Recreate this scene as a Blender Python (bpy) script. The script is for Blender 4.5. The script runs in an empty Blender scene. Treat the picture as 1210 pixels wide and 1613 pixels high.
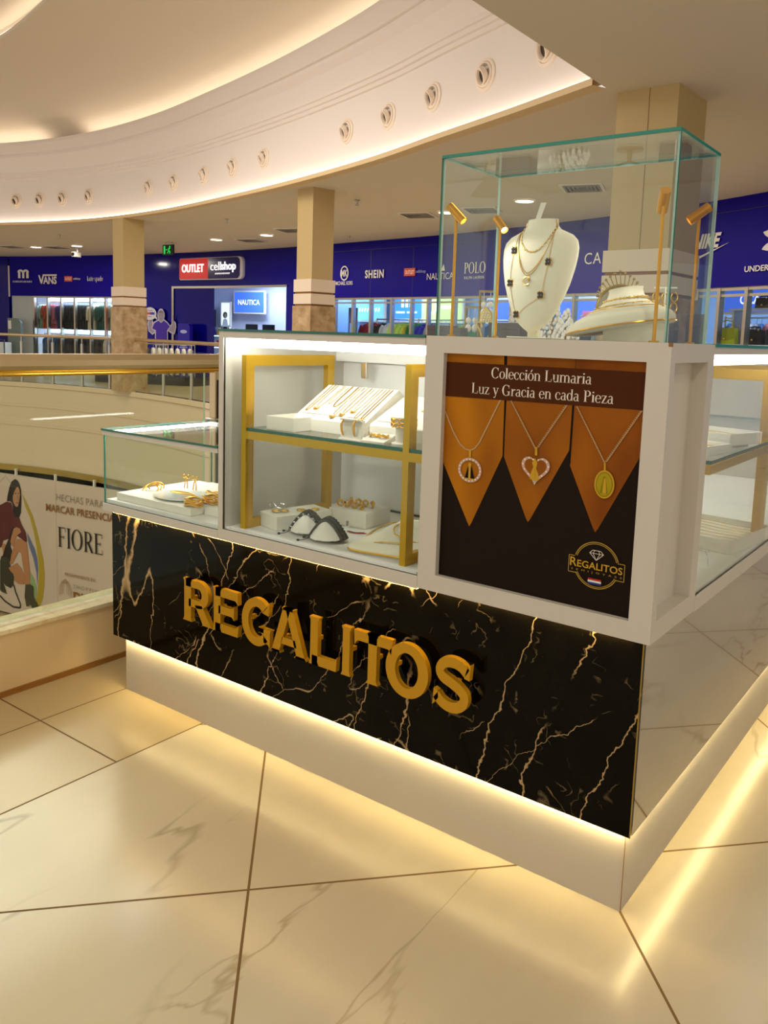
import bpy, bmesh, math, random
from mathutils import Vector, Matrix
random.seed(7)
scene = bpy.context.scene
COL = scene.collection
PI = math.pi

# ------------------------------------------------------------------ camera
CAM_LOC = Vector((0.6069, -1.7804, 1.32))
yaw, pit, roll = 0.6396, 0.1275, 0.0323
fw = Vector((-math.sin(yaw)*math.cos(pit), math.cos(yaw)*math.cos(pit), -math.sin(pit)))
rt = Vector((math.cos(yaw), math.sin(yaw), 0))
up = rt.cross(fw)
rt, up = rt*math.cos(roll) + up*math.sin(roll), up*math.cos(roll) - rt*math.sin(roll)
cd = bpy.data.cameras.new('camera')
cam = bpy.data.objects.new('camera', cd)
COL.objects.link(cam)
cam.matrix_world = Matrix(((rt.x, up.x, -fw.x, CAM_LOC.x), (rt.y, up.y, -fw.y, CAM_LOC.y),
                           (rt.z, up.z, -fw.z, CAM_LOC.z), (0, 0, 0, 1)))
cd.sensor_fit = 'VERTICAL'
cd.sensor_height = 36
cd.lens = 36*1307.99/1613
cd.shift_x = -8.28/1613
cd.shift_y = -109.77/1613
cd.clip_start, cd.clip_end = 0.05, 200
scene.camera = cam

# ------------------------------------------------------------------ world, exposure, lamps of the hall, added fill
scene.view_settings.view_transform = 'Standard'
scene.view_settings.look = 'None'
scene.view_settings.gamma = 1
scene.view_settings.exposure = 0.0
scene.view_settings.use_curve_mapping = False
scene.cycles.use_denoising = True
scene.cycles.max_bounces = 10
scene.cycles.diffuse_bounces = 5
scene.cycles.glossy_bounces = 5
scene.cycles.transmission_bounces = 6
scene.cycles.transparent_max_bounces = 32
scene.cycles.sample_clamp_indirect = 6
scene.cycles.caustics_reflective = False
scene.cycles.caustics_refractive = False
w = bpy.data.worlds.new('hall_ambient')
scene.world = w
w.use_nodes = True
w.node_tree.nodes['Background'].inputs[0].default_value = (1.0, 0.94, 0.86, 1)
w.node_tree.nodes['Background'].inputs[1].default_value = 0.85

def area_light(name, loc, size, power, color, rot=(0, 0, 0), size_y=None):
    d = bpy.data.lights.new(name, 'AREA')
    d.energy = power
    d.color = color
    d.size = size
    if size_y:
        d.shape = 'RECTANGLE'; d.size_y = size_y
    else:
        d.shape = 'DISK'
    o = bpy.data.objects.new(name, d)
    COL.objects.link(o)
    o.location = loc
    o.rotation_euler = rot
    return o

WARM = (1.0, 0.92, 0.80)
# recessed lamps of the near ceiling, behind and beside the viewer
for i, (x, y) in enumerate(((-1.2, -1.6), (1.6, -1.6), (-1.2, -4.2), (1.8, -4.0), (2.6, 1.6), (2.8, 5.0), (0.0, 1.2))):
    area_light('ceiling_lamp', (x, y, 3.46), 0.22, 17, WARM)
# lamps of the far walkway, over the shop fronts
for i, (x, y) in enumerate(((-21.9, 11.4), (-20.3, 11.7), (-15.1, 12.1), (-13.2, 11.9), (-5.8, 10.2), (-7.7, 10.8), (-10.5, 10.9), (-3.0, 8.6))):
    area_light('walkway_lamp', (x, y, 3.45), 0.24, 50, (1.0, 0.90, 0.78))
# daylight-white ceiling panels inside the shops
for x, y, p in ((-25.4, 14.3, 210), (-22.8, 14.7, 210), (-18.2, 16.6, 80), (-15.9, 16.8, 80), (-12.2, 16.2, 55), (-9.6, 15.6, 55), (-7.0, 15.0, 55), (-4.2, 14.0, 55), (-1.6, 12.6, 55)):
    area_light('shop_lamp', (x, y, 2.95), 1.4, p, (0.72, 0.86, 1.0), size_y=0.8)
# added unseen fill light washing the atrium, not a fitting of the dome
area_light('atrium_fill', (-9.5, 2.5, 5.4), 5.0, 520, (1.0, 0.92, 0.83), size_y=5.0)

# ------------------------------------------------------------------ materials
def lin(h):
    h = h.lstrip('#')
    v = [int(h[i:i+2], 16)/255 for i in (0, 2, 4)]
    return tuple((c/12.92 if c <= 0.04045 else ((c+0.055)/1.055)**2.4) for c in v) + (1,)

MATS = {}
def mat(name, col='#cccccc', rough=0.5, metal=0.0, spec=0.5, emit=None, es=0.0, coat=0.0):
    if name in MATS:
        return MATS[name]
    m = bpy.data.materials.new(name)
    m.use_nodes = True
    b = m.node_tree.nodes['Principled BSDF']
    b.inputs['Base Color'].default_value = lin(col) if isinstance(col, str) else col
    b.inputs['Roughness'].default_value = rough
    b.inputs['Metallic'].default_value = metal
    b.inputs['Specular IOR Level'].default_value = spec
    b.inputs['Coat Weight'].default_value = coat
    b.inputs['Coat Roughness'].default_value = 0.03
    if emit:
        b.inputs['Emission Color'].default_value = lin(emit)
        b.inputs['Emission Strength'].default_value = es
    MATS[name] = m
    return m

def N(m, t, **kw):
    n = m.node_tree.nodes.new(t)
    for k, v in kw.items():
        if k.startswith('i_'):
            key = k[2:].replace('_', ' ')
            n.inputs[key].default_value = v
        elif k.startswith('n_'):
            n.inputs[int(k[2:])].default_value = v
        else:
            setattr(n, k, v)
    return n
def LK(m, a, b):
    m.node_tree.links.new(a, b)
def math_n(m, op, a, b=None):
    n = N(m, 'ShaderNodeMath', operation=op)
    for i, v in enumerate((a, b)):
        if v is None: continue
        if isinstance(v, (int, float)): n.inputs[i].default_value = v
        else: LK(m, v, n.inputs[i])
    return n.outputs[0]
def ramp(m, src, stops):
    n = N(m, 'ShaderNodeValToRGB')
    r = n.color_ramp
    while len(r.elements) > 1: r.elements.remove(r.elements[-1])
    r.elements[0].position = stops[0][0]; r.elements[0].color = stops[0][1]
    for p, c in stops[1:]:
        e = r.elements.new(p); e.color = c
    LK(m, src, n.inputs[0])
    return n.outputs[0]
def mixc(m, fac, a, b):
    n = N(m, 'ShaderNodeMix', data_type='RGBA')
    for k, v in ((0, fac), (6, a), (7, b)):
        if isinstance(v, (int, float, tuple)): n.inputs[k].default_value = v
        else: LK(m, v, n.inputs[k])
    return n.outputs[2]
def noise(m, vec, scale, detail=4, rough=0.55, dist=0.0):
    n = N(m, 'ShaderNodeTexNoise')
    n.inputs['Scale'].default_value = scale; n.inputs['Detail'].default_value = detail
    n.inputs['Roughness'].default_value = rough; n.inputs['Distortion'].default_value = dist
    LK(m, vec, n.inputs['Vector'])
    return n.outputs[0]
def mapping(m, vec, scale=(1, 1, 1), loc=(0, 0, 0), rot=(0, 0, 0)):
    n = N(m, 'ShaderNodeMapping')
    n.inputs['Scale'].default_value = scale; n.inputs['Location'].default_value = loc; n.inputs['Rotation'].default_value = rot
    LK(m, vec, n.inputs['Vector'])
    return n.outputs[0]
def vein(m, vec, scale, width, detail=5, rough=0.6, dist=0.0):
    """1 on thin winding lines (a level set of a noise), 0 elsewhere"""
    v = noise(m, vec, scale, detail, rough, dist)
    d = math_n(m, 'ABSOLUTE', math_n(m, 'SUBTRACT', v, 0.5))
    return math_n(m, 'SUBTRACT', 1.0, math_n(m, 'MINIMUM', math_n(m, 'DIVIDE', d, width), 1.0))
def obj_coord(m):
    return N(m, 'ShaderNodeTexCoord').outputs['Object']

def glass_mat(name, tint='#f4fbf8', ior=1.35, gloss='#ffffff'):
    """thin clear pane: see-through, with a mirror reflection that grows towards grazing view"""
    m = bpy.data.materials.new(name); m.use_nodes = True
    nt = m.node_tree; nt.nodes.clear()
    out = N(m, 'ShaderNodeOutputMaterial')
    tr = N(m, 'ShaderNodeBsdfTransparent'); tr.inputs[0].default_value = lin(tint)
    gl = N(m, 'ShaderNodeBsdfGlossy'); gl.inputs[0].default_value = lin(gloss); gl.inputs['Roughness'].default_value = 0.0
    # Schlick reflectance from the facing ratio, the same from both sides of the pane
    lw = N(m, 'ShaderNodeLayerWeight'); lw.inputs[0].default_value = 0.5
    f0 = ((ior-1)/(ior+1))**2
    fr = math_n(m, 'ADD', f0, math_n(m, 'MULTIPLY', math_n(m, 'POWER', lw.outputs['Facing'], 5.0), 0.85))
    mx = N(m, 'ShaderNodeMixShader')
    LK(m, fr, mx.inputs[0]); LK(m, tr.outputs[0], mx.inputs[1]); LK(m, gl.outputs[0], mx.inputs[2])
    LK(m, mx.outputs[0], out.inputs[0])
    MATS[name] = m
    return m
GLASS = glass_mat('clear_glass', '#fafdfb')
GLASS_SHOP = glass_mat('shop_glass', '#eef6f8', 1.3)
GLASS_RAIL = glass_mat('rail_glass', '#f2f6ec', 1.3)
GLASS_EDGE = mat('glass_edge', '#1f8472', 0.15, spec=0.6)
GLASS_EDGE_DARK = mat('glass_edge_dark', '#0e5f50', 0.15, spec=0.6)

WHITE = mat('white_laminate', '#cdc6ba', 0.3)
WHITE_IN = mat('white_interior', '#f1efec', 0.5)
WHITE_PLASTIC = mat('white_leatherette', '#f2ece0', 0.55)
CREAM_VELVET = mat('cream_velvet', '#f3ecd8', 0.75)
GOLD_BAR = mat('brushed_gold_bar', '#d3a62c', 0.38, metal=0.75)
GOLD = mat('polished_gold', '#e6b244', 0.28, metal=0.95)
GOLD_PALE = mat('pale_gold', '#e8c878', 0.3, metal=0.95)
GOLD_LAMP = mat('gold_lamp', '#dc9a12', 0.32, metal=0.7)
LETTER_GOLD = mat('letter_gold', '#c89412', 0.38, metal=0.3)
SILVER = mat('silver', '#d8d8d8', 0.2, metal=1.0)
STEEL = mat('brushed_steel', '#c4bdb0', 0.3, metal=1.0)
BRASS_RAIL = mat('satin_brass_rail', '#cbb48c', 0.28, metal=0.85)
GOLD_TRIM = mat('gold_trim', '#a88a3c', 0.35, metal=0.7)
BLACK = mat('black', '#0a0908', 0.4)
BLACK_GLOSS = mat('black_enamel', '#120c0c', 0.12)
DARK_GREY = mat('dark_grey_board', '#4b4641', 0.6)
BROWN_TRIM = mat('brown_trim', '#8c5d20', 0.4)
COLUMN = mat('column_paint', '#c0a672', 0.6)
COLUMN_BAND = mat('column_band', '#e3d0b8', 0.5)
CEIL = mat('ceiling_paint', '#d6cbbb', 0.85)
FASCIA = mat('fascia_paint', '#e6dad0', 0.75)
DOME = mat('dome_paint', '#d8cbb8', 0.8)
SLAB = mat('slab_paint', '#dcc6a8', 0.35)
BLUE = mat('blue_panel', '#14068a', 0.5, spec=0.12)
BLUE_GLOSS = mat('blue_gloss_panel', '#08067a', 0.10, spec=0.3)
BLUE_LIT = mat('blue_lit_board', '#3a62e0', 0.5, emit='#3f6cf0', es=0.9)
LED_WHITE = mat('led_white', '#ffffff', 0.5, emit='#fdf9f2', es=24)
LED_COVE = mat('led_cove', '#ffffff', 0.5, emit='#fff0dc', es=2.6)
LED_RING = mat('led_ring', '#ffffff', 0.5, emit='#fff4e8', es=3.2)
LED_PLINTH = mat('led_plinth', '#ffffff', 0.5, emit='#ffe6a4', es=105)
LAMP_DISC = mat('lamp_disc', '#ffffff', 0.5, emit='#fff2dc', es=12)
SHOP_WHITE = mat('shop_white', '#dfe6f2', 0.6)
SHOP_CYAN = mat('shop_light_strip', '#ffffff', 0.5, emit='#bfe4ff', es=5)
SIGN_WHITE = mat('sign_white', '#e9e4e0', 0.5)
SIGN_LIT = mat('sign_lit', '#ffffff', 0.5, emit='#ffffff', es=0.85)
SIGN_RED = mat('sign_red', '#c4140c', 0.4, emit='#d01408', es=0.35)
SIGN_ORANGE = mat('sign_orange', '#d8502c', 0.5)
GREEN_LIT = mat('exit_green', '#0a7a30', 0.5, emit='#10b040', es=1.5)

def build_node_mats():
    # white marble floor tiles laid diagonally, with a plain border strip along the balustrade
    m = mat('marble_floor', '#d8c8a8', 0.2, spec=0.5)
    b = m.node_tree.nodes['Principled BSDF']
    oc = obj_coord(m)
    sp = N(m, 'ShaderNodeSeparateXYZ'); LK(m, oc, sp.inputs[0])
    X, Y = sp.outputs[0], sp.outputs[1]
    def band(v, off, period, w):
        a = math_n(m, 'DIVIDE', math_n(m, 'SUBTRACT', v, off), period)
        fr = math_n(m, 'SUBTRACT', a, math_n(m, 'ROUND', a))
        return math_n(m, 'LESS_THAN', math_n(m, 'ABSOLUTE', fr), w/period)
    # u along (.735,.678), v along (.735,-.678)-normals of the two joint directions
    u = math_n(m, 'ADD', math_n(m, 'MULTIPLY', X, 0.745), math_n(m, 'MULTIPLY', Y, 0.667))
    v = math_n(m, 'SUBTRACT', math_n(m, 'MULTIPLY', X, 0.738), math_n(m, 'MULTIPLY', Y, 0.675))
    g_diag = math_n(m, 'MAXIMUM', band(u, 0.0, 0.87, 0.0032), band(v, -0.201, 0.87, 0.0032))
    border = math_n(m, 'LESS_THAN', X, -1.466)
    g_bord = math_n(m, 'MAXIMUM', math_n(m, 'LESS_THAN', math_n(m, 'ABSOLUTE', math_n(m, 'ADD', X, 1.89)), 0.003),
                    band(Y, -0.34, 0.9, 0.003))
    g_edge = math_n(m, 'LESS_THAN', math_n(m, 'ABSOLUTE', math_n(m, 'ADD', X, 1.466)), 0.0032)
    grout = math_n(m, 'MAXIMUM', g_edge, math_n(m, 'ADD', math_n(m, 'MULTIPLY', border, g_bord),
                   math_n(m, 'MULTIPLY', math_n(m, 'SUBTRACT', 1.0, border), g_diag)))
    # veins: each tile shifts the pattern
    warp = N(m, 'ShaderNodeVectorMath', operation='ADD')
    tile = N(m, 'ShaderNodeCombineXYZ')
    LK(m, math_n(m, 'MULTIPLY', math_n(m, 'ROUND', math_n(m, 'DIVIDE', u, 0.87)), 0.0), tile.inputs[0])
    LK(m, math_n(m, 'MULTIPLY', math_n(m, 'FLOOR', math_n(m, 'DIVIDE', math_n(m, 'ADD', v, 0.201), 0.87)), 3.7), tile.inputs[2])
    LK(m, oc, warp.inputs[0]); LK(m, tile.outputs[0], warp.inputs[1])
    vec = mapping(m, warp.outputs[0], (1.0, 0.2, 1.0), (0.3, 0.2, 0), (0, 0, -0.5))
    v1 = vein(m, vec, 1.9, 0.012, 5, 0.5, 0.15)
    v2 = vein(m, mapping(m, vec, (1, 1, 1), (3.1, 1.7, 0.4), (0, 0, 0.5)), 3.0, 0.008, 5, 0.5, 0.2)
    mask = ramp(m, noise(m, vec, 1.3, 2), [(0.5, (0, 0, 0, 1)), (0.66, (1, 1, 1, 1))])
    mask2 = ramp(m, noise(m, mapping(m, vec, (1, 1, 1), (7, 3, 1)), 2.4, 2), [(0.5, (0, 0, 0, 1)), (0.62, (1, 1, 1, 1))])
    soft = ramp(m, noise(m, vec, 2.2, 5), [(0.3, lin('#bcae94')), (0.7, lin('#ccc0a2'))])
    c = mixc(m, math_n(m, 'MULTIPLY', math_n(m, 'MULTIPLY', v1, mask), 0.95), soft, lin('#7a6846'))
    c = mixc(m, math_n(m, 'MULTIPLY', math_n(m, 'MULTIPLY', v2, mask2), 0.8), c, lin('#846a3e'))
    c = mixc(m, border, c, lin('#bca87f'))
    c = mixc(m, grout, c, lin('#6b4d18'))
    LK(m, c, b.inputs['Base Color'])
    LK(m, math_n(m, 'ADD', math_n(m, 'MULTIPLY', grout, 0.5), 0.21), b.inputs['Roughness'])
    # black marble with gold veins
    m = mat('black_marble', '#0a0906', 0.07, spec=0.1)
    b = m.node_tree.nodes['Principled BSDF']
    oc = obj_coord(m)
    sp = N(m, 'ShaderNodeSeparateXYZ'); LK(m, oc, sp.inputs[0])
    run = math_n(m, 'ADD', sp.outputs[0], sp.outputs[1])
    jag = math_n(m, 'SUBTRACT', noise(m, oc, 16, 3, 0.6), 0.5)
    def streak(tilt, squash, scale, wid, jk, off):
        x = math_n(m, 'ADD', math_n(m, 'ADD', run, math_n(m, 'MULTIPLY', sp.outputs[2], tilt)), math_n(m, 'MULTIPLY', jag, jk))
        cb = N(m, 'ShaderNodeCombineXYZ'); LK(m, x, cb.inputs[0]); LK(m, math_n(m, 'MULTIPLY', sp.outputs[2], squash), cb.inputs[1]); cb.inputs[2].default_value = off
        return vein(m, cb.outputs[0], scale, wid, 1, 0.4)
    def gate(scale, lo, hi, off): return ramp(m, noise(m, mapping(m, oc, (1, 1, 0.7), off), scale, 2), [(lo, (0, 0, 0, 1)), (hi, (1, 1, 1, 1))])
    v1 = streak(-0.22, 0.22, 4.6, 0.0055, 0.06, 1.3); k1 = gate(4.5, 0.44, 0.50, (2, 5, 1))
    v2 = streak(-0.95, 0.45, 5.5, 0.006, 0.07, 5.1); k2 = gate(5.5, 0.50, 0.55, (9, 1, 4))
    v4 = streak(0.5, 0.4, 5.0, 0.0045, 0.06, 8.7); k4 = gate(6.0, 0.53, 0.57, (4, 2, 7))
    v3 = streak(0.1, 1.0, 20, 0.02, 0.1, 3.3); k3 = gate(13, 0.57, 0.62, (3, 3, 8))
    base = ramp(m, noise(m, oc, 7, 6, 0.65), [(0.35, lin('#050402')), (0.75, lin('#120f08'))])
    c = mixc(m, math_n(m, 'MULTIPLY', math_n(m, 'MULTIPLY', v3, k3), 0.45), base, lin('#8d7a58'))
    c = mixc(m, math_n(m, 'MULTIPLY', v2, k2), c, lin('#bfa074'))
    c = mixc(m, math_n(m, 'MULTIPLY', v4, k4), c, lin('#a88d66'))
    c = mixc(m, math_n(m, 'MULTIPLY', v1, k1), c, lin('#c9a878'))
    LK(m, c, b.inputs['Base Color'])
    # brown stone cladding of the columns
    m = mat('column_stone', '#a8885c', 0.35)
    b = m.node_tree.nodes['Principled BSDF']
    oc = obj_coord(m)
    n1 = noise(m, oc, 5, 8, 0.7, 0.4)
    c = ramp(m, n1, [(0.3, lin('#86683f')), (0.5, lin('#b3946a')), (0.7, lin('#cdb48c'))])
    LK(m, c, b.inputs['Base Color'])
    # cream stone curb
    m = mat('cream_stone', '#e0d0a4', 0.25)
    b = m.node_tree.nodes['Principled BSDF']
    n1 = noise(m, obj_coord(m), 9, 7, 0.7, 0.5)
    LK(m, ramp(m, n1, [(0.3, lin('#c9b382')), (0.6, lin('#e8dcb8'))]), b.inputs['Base Color'])
    # printed skin on the poster: soft warm print tones
    for nm, ca, cb in (('print_skin_a', '#b8740c', '#955608'), ('print_skin_b', '#a5620c', '#804408'), ('print_skin_c', '#9c580a', '#783c06')):
        m = mat(nm, ca, 0.6, spec=0.15)
        b = m.node_tree.nodes['Principled BSDF']
        oc = obj_coord(m)
        n1 = noise(m, mapping(m, oc, (9, 1, 4)), 1.0, 1)
        LK(m, ramp(m, n1, [(0.3, lin(cb)), (0.7, lin(ca))]), b.inputs['Base Color'])
    # garment cloth
build_node_mats()

# ------------------------------------------------------------------ mesh helpers
class MB:
    """collects shapes for ONE mesh object"""
    def __init__(self):
        self.bm = bmesh.new(); self.mats = []
    def mi(self, m):
        if m not in self.mats: self.mats.append(m)
        return self.mats.index(m)
    def face(self, pts, m, smooth=False):
        vs = [self.bm.verts.new(p) for p in pts]
        f = self.bm.faces.new(vs); f.material_index = self.mi(m); f.smooth = smooth
        return f
    def box(self, a, b, m, bevel=0.0, edge_mat=None, big=None):
        """axis box from corner a to corner b; edge_mat on the faces not perpendicular to axis `big`"""
        x0, y0, z0 = (min(a[i], b[i]) for i in range(3)); x1, y1, z1 = (max(a[i], b[i]) for i in range(3))
        v = [self.bm.verts.new(p) for p in ((x0,y0,z0),(x1,y0,z0),(x1,y1,z0),(x0,y1,z0),(x0,y0,z1),(x1,y0,z1),(x1,y1,z1),(x0,y1,z1))]
        k = self.mi(m)
        fs = []
        for q, ax in (((0,3,2,1),2),((4,5,6,7),2),((0,1,5,4),1),((2,3,7,6),1),((1,2,6,5),0),((3,0,4,7),0)):
            f = self.bm.faces.new([v[i] for i in q]); f.material_index = k
            if edge_mat is not None and ax != big: f.material_index = self.mi(edge_mat)
            fs.append(f)
        if bevel > 0:
            es = list({e for f in fs for e in f.edges})
            bmesh.ops.bevel(self.bm, geom=es, offset=bevel, segments=2, affect='EDGES', profile=0.5)
        return v
    def prism(self, poly, z0, z1, m, xf=None):
        """polygon (list of 2D) extruded along z (or mapped with xf(x,y,z))"""
        xf = xf or (lambda x, y, z: (x, y, z))
        lo = [self.bm.verts.new(xf(x, y, z0)) for x, y in poly]
        hi = [self.bm.verts.new(xf(x, y, z1)) for x, y in poly]
        k = self.mi(m); n = len(poly)
        fs = [self.bm.faces.new(lo[::-1]), self.bm.faces.new(hi)]
        for i in range(n):
            fs.append(self.bm.faces.new((lo[i], lo[(i+1) % n], hi[(i+1) % n], hi[i])))
        for f in fs: f.material_index = k
        return fs
    def front(self, poly, y0, y1, m):
        """polygon in x,z extruded from y0 (front) to y1"""
        return self.prism(poly, y0, y1, m, lambda x, z, y: (x, y, z))
    def tube(self, pts, r, m, sides=8, closed=False, caps=True):
        pts = [Vector(p) for p in pts]; n = len(pts)
        k = self.mi(m); rings = []
        prev = None
        for i, p in enumerate(pts):
            if closed: t = pts[(i+1) % n] - pts[i-1]
            else: t = pts[min(i+1, n-1)] - pts[max(i-1, 0)]
            if t.length < 1e-9: t = Vector((0, 0, 1))
            t.normalize()
            if prev is None:
                a = Vector((0, 0, 1)) if abs(t.z) < 0.9 else Vector((1, 0, 0))
                u = t.cross(a).normalized()
            else:
                u = prev - t*prev.dot(t)
                u = u.normalized() if u.length > 1e-6 else t.orthogonal().normalized()
            prev = u; v = t.cross(u)
            rr = r[i] if isinstance(r, (list, tuple)) else r
            rings.append([self.bm.verts.new(p + u*(rr*math.cos(2*PI*j/sides)) + v*(rr*math.sin(2*PI*j/sides))) for j in range(sides)])
        for i in range(n if closed else n-1):
            A, B = rings[i], rings[(i+1) % n]
            for j in range(sides):
                f = self.bm.faces.new((A[j], A[(j+1) % sides], B[(j+1) % sides], B[j])); f.material_index = k; f.smooth = True
        if caps and not closed:
            for ring in (rings[0][::-1], rings[-1]):
                f = self.bm.faces.new(ring); f.material_index = k
    def lathe(self, prof, m, seg=24, origin=(0, 0, 0), axis=None, sx=1.0, sy=1.0):
        """profile [(r,z)] turned about z; axis = direction the z axis maps to"""
        q = Vector((0, 0, 1)).rotation_difference(Vector(axis).normalized()) if axis else None
        o = Vector(origin); k = self.mi(m); rings = []
        def P(x, y, z):
            p = Vector((x*sx, y*sy, z))
            if q: p = q @ p
            return p + o
        for r, z in prof:
            if r < 1e-6: rings.append([self.bm.verts.new(P(0, 0, z))])
            else: rings.append([self.bm.verts.new(P(r*math.cos(2*PI*j/seg), r*math.sin(2*PI*j/seg), z)) for j in range(seg)])
        for A, B in zip(rings, rings[1:]):
            for j in range(seg):
                a, b = A[j % len(A)], A[(j+1) % len(A)]; c, d = B[(j+1) % len(B)], B[j % len(B)]
                vs = []
                for v in (a, b, c, d):
                    if v not in vs: vs.append(v)
                if len(vs) > 2:
                    f = self.bm.faces.new(vs); f.material_index = k; f.smooth = True
    def ball(self, c, r, m, seg=10, rings=7, s=(1, 1, 1)):
        prof = [(0 if i in (0, rings) else math.sin(PI*i/rings), -math.cos(PI*i/rings)) for i in range(rings+1)]
        k = self.mi(m); R = []
        for rr, z in prof:
            n = 1 if rr < 1e-6 else seg
            R.append([self.bm.verts.new((c[0]+r*s[0]*rr*math.cos(2*PI*j/seg), c[1]+r*s[1]*rr*math.sin(2*PI*j/seg), c[2]+r*s[2]*z)) for j in range(n)])
        for A, B in zip(R, R[1:]):
            for j in range(seg):
                vs = []
                for v in (A[j % len(A)], A[(j+1) % len(A)], B[(j+1) % len(B)], B[j % len(B)]):
                    if v not in vs: vs.append(v)
                f = self.bm.faces.new(vs); f.material_index = k; f.smooth = True
    def grid(self, rows, m, smooth=True, close_u=False):
        """rows: list of equal-length lists of points"""
        V = [[self.bm.verts.new(p) for p in r] for r in rows]; k = self.mi(m)
        for A, B in zip(V, V[1:]):
            n = len(A)
            for j in range(n if close_u else n-1):
                f = self.bm.faces.new((A[j], A[(j+1) % n], B[(j+1) % n], B[j])); f.material_index = k; f.smooth = smooth
        return V
    def mesh(self, me, m, xf):
        k = self.mi(m); vs = [self.bm.verts.new(xf @ v.co) for v in me.vertices]
        for p in me.polygons:
            try:
                f = self.bm.faces.new([vs[i] for i in p.vertices]); f.material_index = k
            except ValueError:
                pass
    def build(self, name, parent=None, loc=None, rotz=0.0, recalc=True, angle=38):
        bmesh.ops.remove_doubles(self.bm, verts=self.bm.verts, dist=1e-7) if False else None
        if recalc: bmesh.ops.recalc_face_normals(self.bm, faces=self.bm.faces)
        me = bpy.data.meshes.new(name)
        self.bm.to_mesh(me); self.bm.free()
        for m in self.mats: me.materials.append(m)
        if any(p.use_smooth for p in me.polygons):
            me.set_sharp_from_angle(angle=math.radians(angle))
        o = bpy.data.objects.new(name, me); COL.objects.link(o)
        if parent is not None: o.parent = parent
        if loc is not None: o.location = loc
        o.rotation_euler = (0, 0, rotz)
        return o

def thing(name, label, cat, loc=(0, 0, 0), rotz=0.0, group=None):
    o = bpy.data.objects.new(name, None); COL.objects.link(o)
    o.location = loc; o.rotation_euler = (0, 0, rotz)
    o.empty_display_size = 0.05
    o['label'] = label; o['category'] = cat
    if group: o['group'] = group
    return o
def tag(o, label, cat, group=None):
    o['label'] = label; o['category'] = cat
    if group: o['group'] = group
    return o
def struct(o):
    o['kind'] = 'structure'; return o
def copy_tree(o, parent=None, label=None, loc=None, rotz=None, group=None):
    c = o.copy(); COL.objects.link(c); c.parent = parent
    if label: c['label'] = label
    if group: c['group'] = group
    if loc is not None: c.location = loc
    if rotz is not None: c.rotation_euler = (0, 0, rotz)
    for ch in o.children: copy_tree(ch, c)
    return c
def bx(name, a, b, m, parent=None, bevel=0.0, **kw):
    q = MB(); q.box(a, b, m, bevel, **kw); return q.build(name, parent)
def pane(name, a, b, parent, edge=None, g=None):
    d = [abs(a[i]-b[i]) for i in range(3)]
    q = MB(); q.box(a, b, g or GLASS, edge_mat=edge or GLASS_EDGE, big=d.index(min(d)))
    return q.build(name, parent)

# ------------------------------------------------------------------ lettering
_tc = {}
def text_mesh(s, bold=0.0, space=1.0):
    key = (s, bold, space)
    if key not in _tc:
        c = bpy.data.curves.new('lettering', 'FONT'); c.body = s; c.size = 1.0; c.offset = bold; c.space_character = space
        c.resolution_u = 3
        o = bpy.data.objects.new('lettering', c)
        me = bpy.data.meshes.new_from_object(o)
        bpy.data.objects.remove(o)
        xs = [v.co.x for v in me.vertices]; ys = [v.co.y for v in me.vertices]
        _tc[key] = (me, min(xs), max(xs), min(ys), max(ys))
    return _tc[key]
CAPH = None
def put_text(q, s, x0, z0, width, height, m, y=0.0, bold=0.0, depth=0.0, shear=0.0, mirror=False, space=1.0):
    """sans text filling the box (x0,z0)-(x0+width,z0+height), facing -y; depth>0 thickens it"""
    me, a, b, c, d = text_mesh(s, bold, space)
    sx = width/(b-a); sz = (height/(d-c)) if height else sx
    def M(yy):
        return Matrix(((sx, shear*sz, 0, x0-a*sx-shear*sz*c), (0, 0, 0, yy), (0, sz, 0, z0-c*sz), (0, 0, 0, 1)))
    q.mesh(me, m, M(y))
    if depth > 0:
        q.mesh(me, m, M(y+depth))
        edges = {}
        for p in me.polygons:
            n = len(p.vertices)
            for i in range(n):
                e = (p.vertices[i], p.vertices[(i+1) % n])
                if (e[1], e[0]) in edges: del edges[(e[1], e[0])]
                else: edges[e] = 1
        A, B = M(y), M(y+depth)
        for i, j in edges:
            pi, pj = me.vertices[i].co, me.vertices[j].co
            q.face([A @ pi, A @ pj, B @ pj, B @ pi], m)

# a small roman typeface built from strokes (cap height 1, x height .66)
def arc_poly(cx, cz, rx, rz, a0, a1, wv, wh, n=14):
    """stroke along an ellipse; wv = width at the sides, wh = width at top and bottom"""
    quads = []
    P = []
    for i in range(n+1):
        a = math.radians(a0+(a1-a0)*i/n)
        w = wh+(wv-wh)*abs(math.cos(a))**1.3
        P.append(((cx+rx*math.cos(a), cz+rz*math.sin(a)), (cx+(rx-w)*math.cos(a), cz+(rz-w*0.9)*math.sin(a))))
    for p, q in zip(P, P[1:]):
        quads.append([p[0], q[0], q[1], p[1]])
    return quads
def rect(x0, z0, x1, z1): return [[(x0, z0), (x1, z0), (x1, z1), (x0, z1)]]
def slab_line(x0, z0, x1, z1, w):
    dx, dz = x1-x0, z1-z0; L = math.hypot(dx, dz); nx, nz = -dz/L*w/2, dx/L*w/2
    return [[(x0+nx, z0+nz), (x0-nx, z0-nz), (x1-nx, z1-nz), (x1+nx, z1+nz)]]
T, H, S = 0.115, 0.04, 0.035
def stem_(x, z0, z1, sl=0.06, sr=0.06, top=True, bot=True, w=T):
    r = rect(x-w/2, z0, x+w/2, z1)
    if bot: r += rect(x-w/2-sl, z0, x+w/2+sr, z0+S)
    if top: r += rect(x-w/2-sl, z1-S, x+w/2+sr, z1)
    return r
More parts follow.
